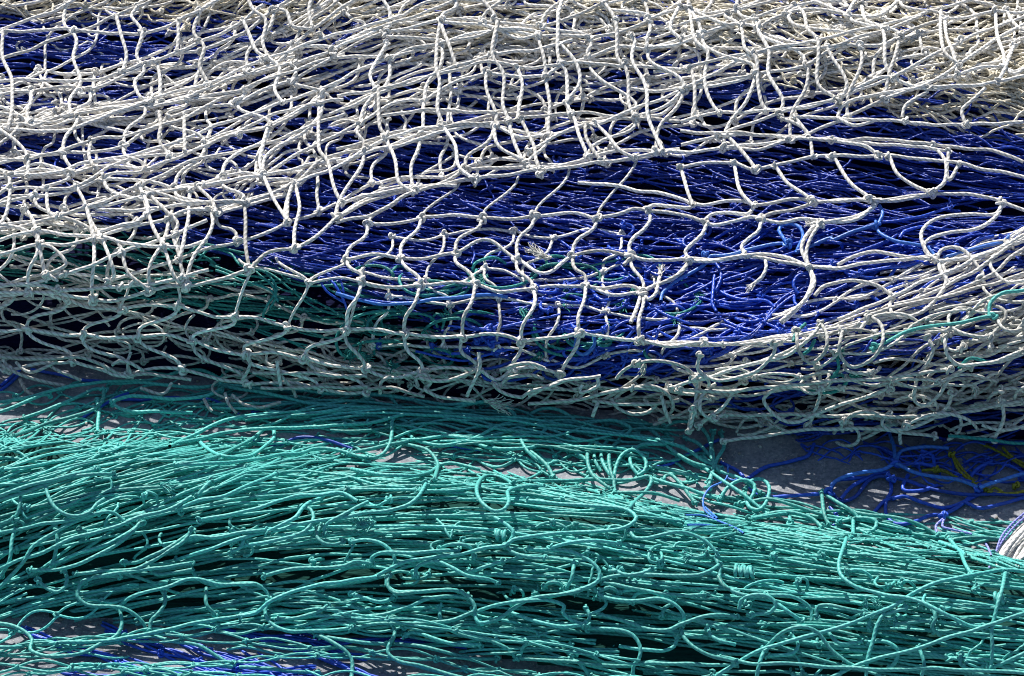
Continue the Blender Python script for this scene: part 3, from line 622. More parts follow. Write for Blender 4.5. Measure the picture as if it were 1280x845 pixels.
for z, lst in ((Z1, ((270,110),(530,120),(740,40),(740,150),(985,220),(20,480),(535,240),(560,375),(300,345),(780,320),(105,590),(630,580),(980,650),(750,690),(525,690),(215,805),(430,730),(890,500),(1190,130))), (Z2, ((590,70),(580,205),(840,235),(1070,235),(390,465),(640,455),(875,425),(1115,440),(510,665),(760,650),(985,600),(290,710),(180,510),(720,565),(1240,100),(1040,75))),
               (Z3, ((225,90),(270,200),(510,150),(760,105),(30,255),(590,380),(370,425),(800,285),(930,325),(1040,150),(140,505),(840,450),(1065,465),(490,745),(285,630),(560,585),(740,580),(935,715),(700,740))), (Z9, ((350,105),(225,190),(625,240),(750,325),(1010,285),(1075,210),(390,455),(350,550),(745,535),(815,515),(1120,480),(895,95)))):
    for p in lst: a = zoomed(*z, [p])[0]; ku.append((*P3(*a, 29), 3.2))
put_knots(ku, M_WHITE, upper, 100)

# ================================================================== BEIGE NET behind
beige = thing('fishing_net', 'beige net piled thickly along the top right behind the white net', 'net')
tz = Twine(6); kz = []
PZ = [(-200,-180),(1500,-180),(1500,215),(1280,185),(1180,165),(1080,130),(900,95),(700,85),(500,75),(350,40),(-200,10)]
fz = field([(0,-50,-20),(200,0,-18),(450,20,-15),(700,20,-6),(900,20,4),(1050,60,8),(1200,120,12),(1280,60,0),(700,-100,0),(1200,-100,0)])
for p in flow(PZ, fz, 460, (200, 600), 14, 12): lay(tz, 'back', p, rng.uniform(2.1, 2.8), rng.uniform(-24, 9), 4, rng.choice([2.5, 5, 9]), kz if rng.random() < .4 else None)
for p in flow(PZ, fz, 90, (80, 260), 40, 40): lay(tz, 'back', p, rng.uniform(2.2, 2.8), rng.uniform(2, 14), 4)
arcs(tz, 'back', PZ, 90, 2.6, (0, 14), (10, 24), kz)
tz.build('netting', M_BEIGE, beige); put_knots(kz, M_BEIGE, beige, 100)

# ================================================================== GREEN NET in front
green = thing('fishing_net', 'sea green fishing net stretched in a long sunlit bundle in front', 'net')
grid_mesh('shade_core', lambda x, y: np.where(H_green(x, y) < 14, -20, H_green(x, y)*.60), -760, 760, -900, -120, 10, core_shade_mat('green_core_shade', (.004,.03,.028), (.012,.08,.07)), green, 6)  # solid mass under the green strands, dark colour painted as shade in gaps
kgn = []
fgn = field([(0,500,-12),(150,490,-10),(300,480,0),(450,490,5),(650,520,8),(0,560,-10),(200,560,-12),(400,545,-8),(600,560,8),(760,600,18),(0,620,-15),(150,620,-15),(300,600,-12),(500,600,-8),(700,620,3),
             (0,700,-32),(100,680,-25),(250,650,-17),(400,640,-9),(550,640,0),(700,660,5),(900,680,7),(1100,690,6),(1270,700,8),(600,720,4),(800,730,6),(1000,740,7),(1200,750,7),(0,740,-28),(200,720,-8),(400,700,-4),(500,780,3),(800,790,4),(1100,810,4),(300,790,3),(100,800,0)])
PGN = [(-300,560),(0,552),(200,550),(400,535),(520,560),(640,575),(760,600),(900,640),(1040,662),(1280,690),(1600,715),(1600,990),(900,960),(820,850),(700,800),(560,775),(400,745),(200,755),(-300,810)]
tn = Twine(7, .66)
for p in flow(PGN, fgn, 100, (900, 2000), 2.0, 1.5): lay(tn, 'green', p, rng.uniform(2.1, 2.6), -38*rng.random()-6, 1.5, rng.choice([2.4, 3.2, 5, 8]), kgn if rng.random() < .2 else None, L=rng.uniform(120, 260), rg=8, dip=22)
for p in flow(PGN, fgn, 34, (300, 1100), 4, 3): lay(tn, 'green', p, rng.uniform(2.5, 3.0), rng.uniform(-8, 5), 2.5, rng.choice([3, 5, 9, 13]) if rng.random() < .6 else None, kgn if rng.random() < .5 else None, L=rng.uniform(110, 210), rg=5, dip=22)
for p in flow(PGN, fgn, 30, (40, 120), 60, 55): lay(tn, 'green', p, 2.5, rng.uniform(3, 10), 4)
arcs(tn, 'green', [(0,600),(300,600),(700,640),(1280,720),(1280,845),(800,845),(500,770),(0,720)], 42, 2.7, (4, 14), (8, 20), kgn)
tn.build('netting', M_GREEN, green)
# thinner spread at the back edge and the front edge
ts = Twine(7, .66)
PGT = [(-300,570),(0,545),(200,540),(420,525),(620,560),(800,600),(900,640),(1000,662),(800,650),(500,610),(200,640),(-300,700)]
for p in flow(PGT, fgn, 20, (500, 1400), 4, 3): lay(ts, 'green', p, rng.uniform(2.0, 2.5), rng.uniform(-16, 0), 2.5, rng.choice([3, 5, 8, 12]), kgn if rng.random() < .4 else None, L=rng.uniform(100, 200), dip=8)
PS1 = [(-160,500),(60,485),(260,470),(500,490),(660,510),(860,540),(900,600),(760,610),(520,570),(200,560),(-160,570)]
for p in flow(PS1, fgn, 26, (260, 700), 5, 4): lay(ts, 'green', p, rng.uniform(2.1, 2.6), rng.uniform(0, 8), 3, rng.choice([3, 6, 10, 14]), kgn)
PS2 = [(-300,740),(200,735),(460,750),(700,790),(860,850),(860,1000),(-300,1000)]
for p in flow(PS2, fgn, 36, (400, 1200), 5, 4): lay(ts, 'green', p, rng.uniform(1.9, 2.5), rng.uniform(4, 40), 4, rng.choice([3, 6, 10]), kgn)
PS3 = [(860,610),(960,620),(1100,640),(1300,660),(1440,680),(1440,730),(1200,705),(950,680),(850,660)]
for p in flow(PS3, fgn, 26, (260, 600), 4, 5): lay(ts, 'green', p, rng.uniform(2.2, 2.6), rng.uniform(2, 12), 4, rng.choice([2.5, 5, 8]), kgn, L=rng.uniform(110, 200))
ts.build('sparse_edges', M_GREEN, green)
tq = Twine(8)
ZE = (0,590,5.283); ZF = (220,590,5.283); ZG = (440,590,5.283); ZH = (660,590,5.283); ZI = (0,720,4.); ZJ = (300,720,4.); ZK = (600,720,4.); ZL = (900,690,3.368); ZM = (880,540,3.2)
GT = [
 (ZA, [(-80,345),(0,330),(150,305),(320,265),(450,230),(600,205),(720,195),(950,190),(1080,160),(1180,130),(1268,122),(1330,122),(1400,145),(1450,175)]), (ZA, [(-60,420),(0,395),(150,335),(290,285),(330,290)]),
 (ZA, [(160,440),(300,385),(430,330),(560,275),(620,250),(720,245)]), (ZA, [(680,250),(680,300),(650,350),(580,395),(480,430),(350,460),(200,510),(80,560)]), (ZA, [(640,320),(650,400),(645,470),(645,530)]),
 (ZA, [(740,330),(790,310),(860,292),(1000,298),(1150,308),(1268,305),(1380,285),(1460,250)]), (ZA, [(745,340),(800,375),(900,395),(1050,395),(1268,400)]), (ZA, [(720,205),(950,205),(1268,232),(1350,235),(1450,215)]),
 (ZB, [(300,180),(320,140),(380,115),(450,120),(530,150),(620,200),(700,240),(760,255)]), (ZB, [(300,215),(420,225),(600,245),(800,250),(960,270),(1090,275),(1268,280)]), (ZB, [(300,225),(450,250),(600,270),(760,310),(880,340),(1268,380)]),
 (ZB, [(-30,610),(140,575),(330,530),(540,510),(740,500),(1000,490),(1268,470)]), (ZB, [(-40,620),(60,575),(150,535),(230,490),(330,445),(500,420),(700,400),(920,405),(1080,375),(1180,335),(1268,305)]),
 (ZC, [(0,350),(80,310),(150,280),(200,275),(260,310),(300,360),(300,410),(265,450),(265,530),(255,600),(210,670),(140,700),(50,690),(-30,685)]),
 (ZB, [(140,535),(150,590),(190,630),(280,675),(400,695),(500,680),(590,620),(650,560),(640,500),(625,490)]), (ZB, [(590,495),(520,560),(420,620),(300,680),(170,715),(0,740)]),
 (ZB, [(0,745),(200,740),(500,710),(700,680),(830,665),(900,640),(1000,635),(1100,655),(1200,690),(1268,700)]),
 (ZC, [(-40,485),(130,465),(260,435),(350,415),(500,415),(700,430),(900,440),(1080,445),(1200,460),(1268,460)]), (ZC, [(60,270),(250,290),(450,325),(650,345),(800,340),(900,325),(980,340),(1050,385),(1085,430),(1050,460),(950,500),(800,570),(700,600),(600,615),(500,605),(410,580),(340,510),(280,490)]),
 (ZC, [(420,585),(520,570),(620,555),(800,570),(950,550),(1050,520),(1130,490)]), (ZC, [(560,410),(650,385),(750,350),(830,335)]), (ZC, [(1130,490),(1110,560),(1140,630),(1200,690),(1268,735)]), (ZC, [(1130,490),(1200,460),(1268,465)]),
 (ZD, [(-25,290),(0,270),(50,230),(120,215),(200,225),(270,265),(330,320),(430,380)]), (ZC, [(780,590),(880,625),(1000,640),(1120,640),(1200,625),(1250,590)]), (ZC, [(0,665),(150,635),(300,600),(400,580)]),
 (ZC, [(290,600),(400,620),(500,650),(550,700),(570,750),(555,800),(540,845)]), (ZC, [(570,750),(520,790),(400,815),(200,810),(0,770)]), (ZC, [(570,750),(640,735),(750,750),(850,775)]),
 (ZD, [(0,300),(130,295),(300,310),(430,300),(560,290),(640,320),(680,350),(640,390),(520,370),(380,350),(200,335),(120,350),(85,400),(125,410),(250,455),(340,520),(390,555)]), (ZD, [(0,490),(80,550),(130,600),(170,670)]),
 (ZD, [(460,405),(410,450),(390,520),(395,590),(430,660),(490,710),(550,750)]), (ZD, [(450,450),(435,510),(445,570),(480,630)]), (ZD, [(540,410),(490,470),(485,550),(520,620),(560,670)]), (ZD, [(600,430),(550,480),(535,550),(545,620),(570,690),(570,780)]),
 (ZD, [(565,690),(580,600),(620,520),(690,485),(750,510),(780,570),(765,630),(720,660)]), (ZD, [(685,500),(670,550),(690,610),(730,655)]), (ZD, [(0,695),(200,690),(450,685),(680,685),(800,660),(815,690),(780,760),(700,840),(660,885)]),
 (ZD, [(640,390),(750,395),(900,430),(1050,490),(1150,550),(1268,610)]), (ZD, [(640,330),(750,335),(830,370),(900,440),(980,510),(1080,570),(1200,605),(1268,620)]), (ZD, [(700,480),(750,455),(850,450),(950,455)]), (ZD, [(900,340),(960,310),(1050,305),(1120,325),(1180,380),(1210,450),(1225,520),(1215,640),(1190,740)]),
 (ZD, [(1040,410),(1120,440),(1180,500),(1230,570)]), (ZD, [(580,770),(700,770),(850,780),(1000,820)]), (ZD, [(800,600),(900,610),(1000,640),(1110,665)]), (ZD, [(890,690),(905,660),(940,650),(1000,700),(1070,790),(1110,840)]), (ZD, [(820,680),(900,700),(1050,740),(1180,790),(1268,810)]),
 (ZE, [(-60,170),(0,155),(130,110),(270,70),(420,30),(560,0),(640,-15)]), (ZE, [(-60,205),(0,185),(120,150),(290,85),(420,45),(600,15),(750,10)]), (ZE, [(300,80),(320,160),(360,230),(430,275),(510,290),(590,265),(640,210),(690,180)]), (ZE, [(140,140),(130,230),(110,290),(60,325),(0,345)]),
 (ZE, [(0,400),(150,375),(300,340),(450,320),(620,280),(750,270),(830,330)]), (ZE, [(-60,660),(0,640),(160,570),(280,530),(450,450),(620,400),(760,360),(950,290),(1100,250),(1268,165)]), (ZE, [(330,620),(500,545),(700,480),(830,410),(940,340)]), (ZE, [(200,650),(400,640),(560,590),(750,490),(860,410),(930,330)]),
 (ZE, [(-40,800),(0,760),(90,670),(160,580),(220,490),(380,390),(520,320),(650,270)]), (ZE, [(0,690),(60,590),(80,460),(100,390)]), (ZE, [(820,600),(900,600),(1000,550),(1150,480),(1268,400)]), (ZE, [(500,670),(700,655),(900,640),(980,600),(1100,530),(1210,460),(1268,380)]), (ZE, [(970,620),(1030,675),(1150,665),(1268,640)]),
 (ZE, [(560,730),(620,700),(760,670),(900,650),(1100,630),(1268,600)]), (ZE, [(420,645),(445,690),(430,760),(380,795),(310,770),(250,715)]), (ZE, [(350,610),(380,470),(370,380)]),
 (ZF, [(0,250),(150,190),(300,160),(450,100),(600,40),(660,10)]), (ZF, [(140,165),(190,100),(230,60)]), (ZF, [(150,320),(350,280),(560,235),(680,190),(790,155),(950,155),(1100,140),(1200,190)]), (ZF, [(960,170),(870,205),(830,240),(790,300),(700,350),(600,390)]), (ZF, [(830,235),(890,250),(910,300),(870,370),(800,410),(660,410)]),
 (ZF, [(620,395),(750,360),(900,330),(1080,300),(1268,270)]), (ZF, [(0,490),(100,430),(250,430),(430,400),(600,385)]), (ZF, [(0,580),(200,520),(350,460),(500,420),(620,395)]), (ZF, [(370,380),(440,430),(430,490),(360,530)]), (ZF, [(440,490),(600,460),(800,420),(930,385)]),
 (ZF, [(960,350),(930,420),(970,470),(1050,480),(1100,460)]), (ZF, [(1268,200),(1100,280),(1000,340),(980,370),(990,410)]), (ZF, [(580,690),(700,650),(850,635),(1000,635),(1100,620),(1180,590),(1268,600)]), (ZF, [(100,640),(130,690),(200,735),(300,750),(420,735),(530,740),(600,790),(620,845)]),
 (ZJ, [(138,120),(130,150),(125,190),(160,240),(250,275),(400,275),(550,260)]), (ZJ, [(0,200),(80,180),(150,130),(250,85),(400,40),(500,30),(680,5)]),
 (ZG, [(1060,80),(1010,45),(950,25),(870,30),(825,90),(830,160),(870,220),(940,260),(1010,240),(1040,190),(1030,130),(1060,110),(1150,95),(1268,100)]), (ZG, [(490,80),(450,150),(380,210),(270,245),(150,265),(0,280)]), (ZG, [(0,460),(80,445),(170,465),(240,510),(275,560),(280,610),(240,650)]), (ZG, [(130,600),(130,570),(180,540),(300,530),(450,530),(600,520),(700,520)]),
 (ZG, [(580,510),(640,480),(720,475),(780,500),(800,560)]), (ZG, [(-100,740),(0,720),(120,700),(240,640),(360,595),(560,560),(750,535),(900,500),(1010,480),(1060,445),(1150,430),(1300,412),(1500,395),(1760,380),(1850,340),(1878,300),(1840,260),(1760,235),(1560,225),(1360,205),(1160,190)]),
 (ZG, [(940,300),(1030,350),(1070,400),(1050,450),(1010,490)]), (ZG, [(1020,490),(1060,530),(1140,555),(1268,565)]), (ZH, [(0,510),(200,515),(330,545),(420,590),(470,650),(465,710),(420,745),(300,790),(150,820),(0,845),(-120,880)]), (ZG, [(420,690),(420,640),(460,610),(560,590),(660,630),(760,680),(900,710),(960,735)]),
 (ZG, [(240,690),(230,740),(280,790),(400,790),(550,780),(700,785),(760,820)]), (ZG, [(760,670),(900,620),(1000,590)]), (ZH, [(670,390),(700,430),(780,435),(900,410),(1020,400),(1130,430),(1200,480),(1250,540)]), (ZH, [(490,710),(600,680),(800,680),(1000,685),(1150,670),(1230,640),(1268,610)]),
 (ZH, [(550,640),(650,680),(760,665),(815,635)]), (ZH, [(110,760),(140,730),(200,730),(230,760)]), (ZH, [(480,790),(540,760),(600,790)]), (ZH, [(250,770),(290,700),(300,640),(310,600)]), (ZH, [(500,730),(750,780),(950,810),(1160,815)]), (ZH, [(570,830),(620,790),(720,780),(850,800),(960,845)]), (ZH, [(150,500),(300,460),(420,455),(600,470)]),
 (ZK, [(0,235),(80,220),(170,160),(260,110),(400,95),(500,70),(570,40),(600,0)]), (ZK, [(-40,190),(0,170),(100,140),(250,125),(350,120),(420,150),(410,180),(450,220),(540,245)]), (ZK, [(570,60),(600,95),(680,120),(800,120),(900,115),(980,145),(1020,195),(1010,240)]), (ZK, [(150,185),(260,220),(400,250),(520,245)]), (ZK, [(530,160),(550,200),(530,240)]),
 (ZK, [(0,310),(80,335),(150,370),(180,410)]), (ZK, [(180,410),(400,425),(600,445),(770,450)]), (ZK, [(540,265),(700,270),(770,300),(805,360),(795,420),(770,445),(760,500)]), (ZK, [(200,400),(220,350),(300,330),(450,345)]), (ZK, [(440,410),(500,440),(550,500)]), (ZK, [(770,440),(850,435),(1000,440),(1280,445)]),
 (ZK, [(1010,240),(1010,290),(1060,350),(1150,395),(1280,430)]), (ZK, [(600,195),(700,220),(850,265),(950,270),(1010,240),(1100,205),(1200,195),(1280,205)]), (ZK, [(990,300),(970,350),(920,375),(830,370),(700,350)]), (ZK, [(760,130),(780,90),(830,80),(930,95)]), (ZK, [(915,200),(925,160),(960,140)]), (ZK, [(1140,255),(1150,290),(1200,325),(1280,345)]), (ZK, [(1190,0),(1220,50),(1280,80)]),
 (ZL, [(-30,530),(100,450),(190,405),(330,365),(520,310),(720,230),(840,160),(960,115),(1080,95),(1200,75),(1330,85)]), (ZL, [(150,560),(165,470),(185,410)]), (ZL, [(700,240),(660,310),(640,380),(625,440),(612,560)]), (ZL, [(420,550),(480,520),(580,475),(700,440),(830,405),(950,365),(1050,335),(1120,310),(1330,245)]),
 (ZL, [(1200,90),(1185,160),(1160,260),(1145,330),(1145,400),(1140,490)]), (ZL, [(1140,490),(1200,465),(1330,400)]), (ZL, [(530,-60),(500,50),(510,100),(560,140),(680,175),(830,205),(950,260),(1050,310),(1110,320)]), (ZL, [(960,-60),(1010,0),(1030,50),(1060,95)]), (ZL, [(-20,20),(0,60),(0,120),(50,165),(130,185),(220,180),(320,195),(380,240),(385,290)]),
 (ZL, [(190,180),(260,230),(340,285)]), (ZL, [(80,240),(90,200),(140,180),(210,190),(235,220),(210,255),(130,265)]), (ZL, [(410,270),(410,235),(450,225),(560,245),(650,260)]), (ZL, [(190,405),(260,340),(340,315),(410,340),(470,410),(550,470),(600,490)]), (ZL, [(890,230),(910,280),(895,320),(930,355)]), (ZL, [(630,320),(630,280),(680,265),(760,245),(785,240),(780,225),(750,235)]),
 (ZL, [(620,380),(700,380),(750,410),(740,460),(710,490)]), (ZL, [(740,305),(820,295),(890,290)]), (ZL, [(0,440),(150,470),(300,470),(480,485),(700,495),(900,490),(1100,500),(1330,510)]), (ZL, [(300,350),(330,390),(310,425),(200,435)]), (ZL, [(450,330),(500,380),(600,380)]), (ZL, [(1010,430),(1010,470),(1060,500)]), (ZL, [(840,400),(860,470),(850,520)]),
 (ZI, [(740,285),(720,240),(680,200),(620,165),(550,150),(430,140),(385,100),(390,70),(410,30),(480,5),(600,0)]), (ZI, [(165,345),(300,335),(500,325),(600,315),(710,295),(800,275),(950,240),(1100,215),(1280,180)]), (ZI, [(-60,230),(0,235),(70,250),(130,280),(160,320),(150,370),(200,395),(300,400),(420,380),(500,340),(580,300),(610,250),(600,160)]), (ZI, [(-60,350),(80,355),(140,345)]),
 (ZI, [(600,150),(650,110),(750,75),(850,50),(950,15),(1100,40),(1280,40)]), (ZI, [(720,290),(850,320),(980,345),(1080,400),(1160,450)]), (ZI, [(1030,60),(1030,140),(1080,190)]), (ZI, [(820,80),(825,130),(790,185),(755,220),(750,280)]), (ZI, [(580,500),(700,465),(850,435),(1000,440),(1160,455)]),
 (ZJ, [(545,240),(620,205),(750,185),(850,150),(960,110),(1080,100),(1150,110)]), (ZJ, [(550,260),(700,240),(900,235),(1050,225),(1130,195),(1175,165),(1150,110),(1100,80)]), (ZJ, [(740,0),(740,50),(770,80),(900,80),(1050,70),(1100,80)]), (ZJ, [(1000,150),(1000,210),(1050,265),(1150,305),(1280,330)]), (ZJ, [(680,215),(760,240),(775,290),(750,335),(740,380),(790,425),(900,450),(1050,490),(1150,520)]),
 (ZJ, [(760,335),(860,345),(1000,375),(1150,410),(1280,415)]), (ZJ, [(400,300),(550,325),(740,340)]), (ZJ, [(380,290),(460,330),(530,380),(560,430),(560,520)]), (ZJ, [(190,215),(300,205),(400,175),(435,150)]), (ZJ, [(820,300),(850,285),(920,295),(1050,335),(1200,345)]), (ZJ, [(560,90),(620,110),(700,130),(770,105)]), (ZJ, [(0,455),(150,465),(390,485)]), (ZJ, [(1170,170),(1190,230),(1280,220)]),
 (ZM, [(0,100),(60,150),(140,185),(230,250)]), (ZM, [(0,140),(80,200),(170,260),(260,330)]), (ZM, [(70,0),(80,60),(50,110),(20,200)]), (ZM, [(35,0),(30,100),(60,150)]), (ZM, [(160,240),(190,195),(230,190),(260,220),(250,280),(220,310),(180,300),(165,255)]), (ZM, [(60,270),(100,220),(160,190),(200,210),(190,260),(150,290)]), (ZM, [(130,290),(260,270),(380,300),(470,330)]),
 (ZM, [(470,240),(480,330),(500,370)]), (ZM, [(485,250),(530,280),(580,310),(620,345)]), (ZM, [(560,310),(660,330),(780,345),(860,370),(930,410)]), (ZM, [(540,360),(620,345),(690,360),(680,390),(600,390)]), (ZM, [(200,340),(300,320),(420,340),(470,380)]), (ZM, [(940,440),(1020,470),(1050,500)]), (ZM, [(990,430),(1080,420),(1180,430),(1280,450)]), (ZM, [(595,350),(595,415)]), (ZM, [(180,350),(340,330),(345,360)]),
]
for z, pts in GT:
    P = strand(tq, 'green', zoomed(*z, pts), 3.3, rng.uniform(15, 23), 5, 2.2, .5, dip=5)
    if rng.random() < .8: kgn.append((*(P[0]+FWD*1.0), 2.4))
    if rng.random() < .8: kgn.append((*(P[-1]+FWD*1.0), 2.4))
tq.build('loose_loops', M_GREEN, green)
put_knots(kgn, M_GREEN, green, 100)
for x, y, a, q in ((627,669,8,4),(931,714,6,6),(1250,748,10,3)): wrap('green', x, y, a, 9, M_GREEN, green, q, rng.uniform(4.6, 6), rng.uniform(3.5, 4.1), 3.2)
for x, y, a, l in ((462,655,165,26),(470,652,160,22),(1082,748,80,18),(1090,748,40,16),(200,605,20,20),(716,735,60,12),(868,693,160,16),(530,615,200,12),(1215,738,-40,14)): fray('green', x, y, a, 13, M_GREEN, green, l, 18, .8)

# ================================================================== on the ground: blue mesh, yellow strands, coil, lilac twine, blue net under the green
gb = thing('fishing_net', 'blue net spread flat in open loops on bare concrete at right', 'net')
tgb = Twine(8); kgb = []; tgl = Twine(8)
Z0 = (850, 500, 2.977)
for pts, h in (([(340,360),(430,355),(530,350)], 5), ([(250,295),(320,250),(420,225),(480,205),(500,165)], 4), ([(150,230),(220,270),(250,310),(290,350),(340,360)], 4), ([(560,340),(570,310),(600,290),(680,270),(760,255),(800,235)], 18), ([(800,235),(870,265),(950,285),(1040,300),(1110,325)], 20), ([(1110,325),(1200,295),(1279,275),(1400,240)], 20),
               ([(560,340),(600,375),(650,360),(700,300),(760,285),(850,300),(900,320),(1000,345),(1110,350),(1279,352),(1400,340)], 6), ([(780,290),(785,340),(765,380),(770,430),(810,460),(870,455),(930,430),(980,425),(1050,385),(1080,360)], 5),
               ([(790,370),(840,360),(900,380),(980,400),(1060,380),(1120,350)], 5), ([(720,420),(760,375),(800,360)], 3), ([(560,330),(580,300),(640,290),(700,290)], 8), ([(600,370),(640,320),(720,280),(780,270)], 8), ([(1060,380),(1120,400),(1200,385),(1279,365),(1400,360)], 5), ([(800,235),(820,190),(900,175),(1000,180)], 15), ([(800,235),(795,170),(780,120)], 15),
               ([(900,190),(940,210),(945,250)], 10), ([(820,240),(900,240),(950,250)], 10), ([(1080,290),(1110,250),(1160,230)], 8), ([(570,470),(590,440),(560,400)], 3), ([(850,280),(830,330),(900,335),(960,320)], 5)):
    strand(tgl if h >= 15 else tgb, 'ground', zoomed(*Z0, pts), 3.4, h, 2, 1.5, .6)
for x, y in ((800,235),(1110,330),(980,428),(555,345),(785,290)): 
    a = zoomed(*Z0, [(x, y)])[0]; kgb.append((*lift('ground', np.array([a[0]]), np.array([a[1]]), np.array([16.]))[0], 3.6))
PGB = [(1000,545),(1280,560),(1440,560),(1440,620),(1200,600),(1080,590),(1000,570)]
fgb = field([(1000,560,5),(1200,580,5),(1300,580,5)])
for p in flow(PGB, fgb, 40, (60, 220), 30, 25): lay(tgb, 'ground', p, rng.uniform(1.6, 2.2), rng.uniform(2, 12), 3, rng.choice([6, 10, 14]), kgb)
for pts in ([(0,490),(14,478),(22,470)], [(0,482),(8,475),(26,462)], [(40,462),(90,472),(140,478)], [(100,525),(130,505),(160,492)], [(150,500),(230,498),(268,500),(300,520)], [(315,516),(340,508),(370,500)], [(318,550),(350,555),(370,548),(400,548),(440,560)], [(800,590),(835,580),(860,568),(900,550)], [(540,560),(570,558),(600,562)], [(690,545),(720,538)]):
    strand(tgb, 'ground', pts, 2.9, 4, 1)
tgl.build('painted_lit_cord', M_LBLUE, gb); tgb.build('netting', M_BLUED, gb); put_knots(kgb, M_BLUED, gb, 60)  # lighter blue on the raised cords paints a sunlit sheen

ub = thing('fishing_net', 'dark blue net folds lying on concrete beneath the green net edge, lower left', 'net')
tub = Twine(6); kub = []
PU = [(20,775),(120,760),(330,770),(520,790),(720,850),(720,950),(60,950)]
fu = field([(0,780,22),(150,800,24),(300,810,20),(500,820,18),(650,830,15)])
for p in flow(PU, fu, 18, (120, 400), 9, 8):
    h0 = rng.uniform(3, 10)
    for _ in range(2): lay(tub, 'ground', p + rng.normal(0, 5, 2), rng.uniform(1.9, 2.6), h0+rng.uniform(-2, 3), 3, rng.choice([2, 4]), kub if rng.random() < .2 else None)
tub.build('netting', M_BLUED, ub); put_knots(kub, M_BLUED, ub, 40)

yel = thing('fishing_net', 'olive yellow strands of net lying under blue twine in shadow at right', 'net')
ty = Twine(7)
for pts in ([(1010,200),(1030,250),(1080,300),(1150,340),(1240,345),(1300,330)], [(1015,200),(1045,255),(1100,305),(1140,330)], [(860,230),(960,258),(1060,300),(1100,315)], [(1120,160),(1180,190),(1279,250),(1360,280)], [(1150,340),(1165,325),(1200,345)], [(900,265),(960,262),(1000,270)], [(1200,180),(1240,215),(1300,240)], [(790,250),(850,245),(900,220)]):
    ty = Twine(7); strand(ty, 'ground', zoomed(*Z0, pts), 2.6, 9, 3); ty.build('net_strand', M_YEL, yel)
put_knots([(*lift('ground', np.array([a]), np.array([b]), np.array([10.]))[0], 2.8) for a, b in ((1190,568),(1171,587),(1236,615),(1270,607))], M_YEL, yel, 9)

coil = thing('rope_coil', 'thick white rope coil standing at the right edge beside the green net', 'rope')
tc = Twine(9)
for i in range(14):
    o = i*2.6
    strand(tc, 'ground', [(1240+o*1.0+rng.normal(0,1.5), 712+o*.15), (1249+o*1.1+rng.normal(0,1.5), 692+o*.3), (1264+o*1.15+rng.normal(0,1.5), 670+o*.5+rng.normal(0,1.5)), (1290+o*1.2, 645+o*.9), (1340+o, 615+o)], 3.3, 26+9*math.sin(i*.9)+rng.uniform(-3, 3), 5, 1, .5)
tc.build('rope_turns', M_COIL, coil)
tc = Twine(8)
for o in (0, 4): strand(tc, 'ground', [(1237-o*.3, 710), (1246-o*.3, 690), (1259-o, 668-o*.3), (1287-o, 641-o*.6), (1340, 606)], 2.0, 34, 3, 1, .4)
tc.build('edge_strand', M_LILAC, coil)

lil = thing('twine', 'pale violet thread of twine hooked over back rim of the green net', 'twine')
tli = Twine(7)
for pts in ([(955,495),(950,470),(968,450),(985,435)], [(985,435),(975,465),(1010,480),(1085,500)], [(1140,535),(1150,550),(1160,580)]):
    tli = Twine(7); strand(tli, 'green', zoomed(*Z0, pts), 2.1, 12, 2); tli.build('twine_strand', M_LILAC, lil)
lil2 = thing('twine', 'thin pale blue twine caught in the green loops near the concrete gap', 'twine')
tli = Twine(7)
for pts in ([(180,240),(170,290),(110,330),(85,370),(95,410),(130,440)], [(180,290),(200,300),(215,297)], [(20,430),(80,432),(130,445),(200,470),(240,495)], [(30,468),(80,465),(130,470)], [(95,400),(140,440)]):
    tli = Twine(7); strand(tli, 'green', zoomed(*Z0, pts), 1.8, 20, 3); tli.build('twine_strand', M_LBLUE, lil2)

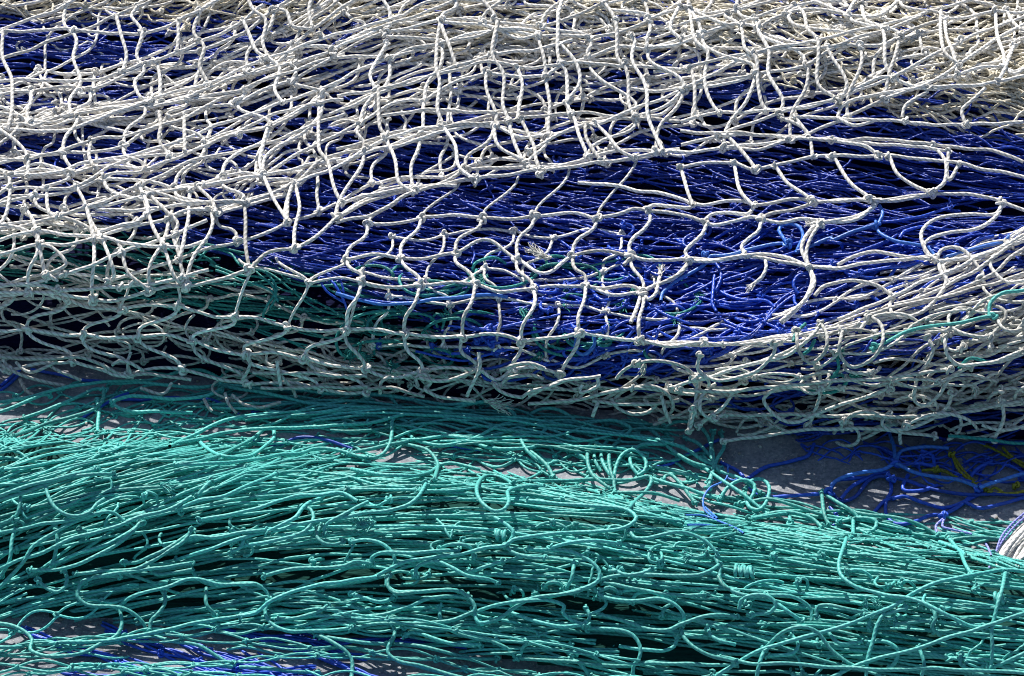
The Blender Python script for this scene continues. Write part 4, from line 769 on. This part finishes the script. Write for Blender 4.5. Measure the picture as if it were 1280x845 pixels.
# last strands: low bars along the front foot of the green bundle, and a finer row behind the white drape
tf = Twine(7, .66)
PF = [(-300,740),(100,722),(420,742),(720,792),(860,850),(700,840),(420,790),(100,775),(-300,800)]
for p in flow(PF, fgn, 34, (500, 1300), 4, 3): lay(tf, 'green', p, rng.uniform(2.2, 2.8), rng.uniform(-4, 16), 3, rng.choice([2.5, 4, 7, 10]), None, L=rng.uniform(110, 210), dip=10)
PF2 = [(250,500),(460,500),(700,520),(860,545),(800,575),(560,560),(300,530)]
for p in flow(PF2, fgn, 14, (400, 900), 4, 3): lay(tf, 'green', p, rng.uniform(2.2, 2.8), rng.uniform(8, 30), 3, rng.choice([3, 6, 10]), None, L=rng.uniform(110, 190), dip=10)
tf.build('foot_bars', M_GREEN, green)
tf = Twine(7); kf = []
lattice(tf, shifted(rowsD[:4], 34, 22, 8), 6, 2.7, kf, lambda k, i: i, sag=8, arch=3, slack=1.2)
tf.build('under_layer', M_WHITE, drape); put_knots(kf, M_WHITE, drape, 0)
# ================================================================== camera, light
cam = bpy.data.cameras.new('camera'); co = bpy.data.objects.new('camera', cam); bpy.context.scene.collection.objects.link(co)
co.location = CAM*S; co.rotation_euler = (PI/2-PITCH, 0, 0)
cam.sensor_width = 36; cam.lens = 36*DIST/1280; cam.clip_end = 200; cam.clip_start = .05
sc = bpy.context.scene; sc.camera = co; sc.cycles.filter_width = 1.0
sun = bpy.data.lights.new('sun', 'SUN'); sun.energy = 5.0; sun.angle = math.radians(.53); sun.color = (1, .935, .85)
so = bpy.data.objects.new('sun', sun); sc.collection.objects.link(so)
from mathutils import Vector
sv = Vector((math.cos(SUN_EL)*math.sin(SUN_AZ), math.cos(SUN_EL)*math.cos(SUN_AZ), math.sin(SUN_EL)))
so.rotation_euler = sv.to_track_quat('Z', 'Y').to_euler()
w = bpy.data.worlds.new('World'); sc.world = w; w.use_nodes = True
sk = w.node_tree.nodes.new('ShaderNodeTexSky'); sk.sky_type = 'NISHITA'; sk.sun_disc = False; sk.sun_elevation = SUN_EL; sk.sun_rotation = SUN_AZ
w.node_tree.links.new(sk.outputs[0], w.node_tree.nodes['Background'].inputs[0]); w.node_tree.nodes['Background'].inputs[1].default_value = .062
sc.view_settings.view_transform = 'Standard'; sc.view_settings.look = 'None'; sc.view_settings.exposure = .58; sc.view_settings.gamma = 1
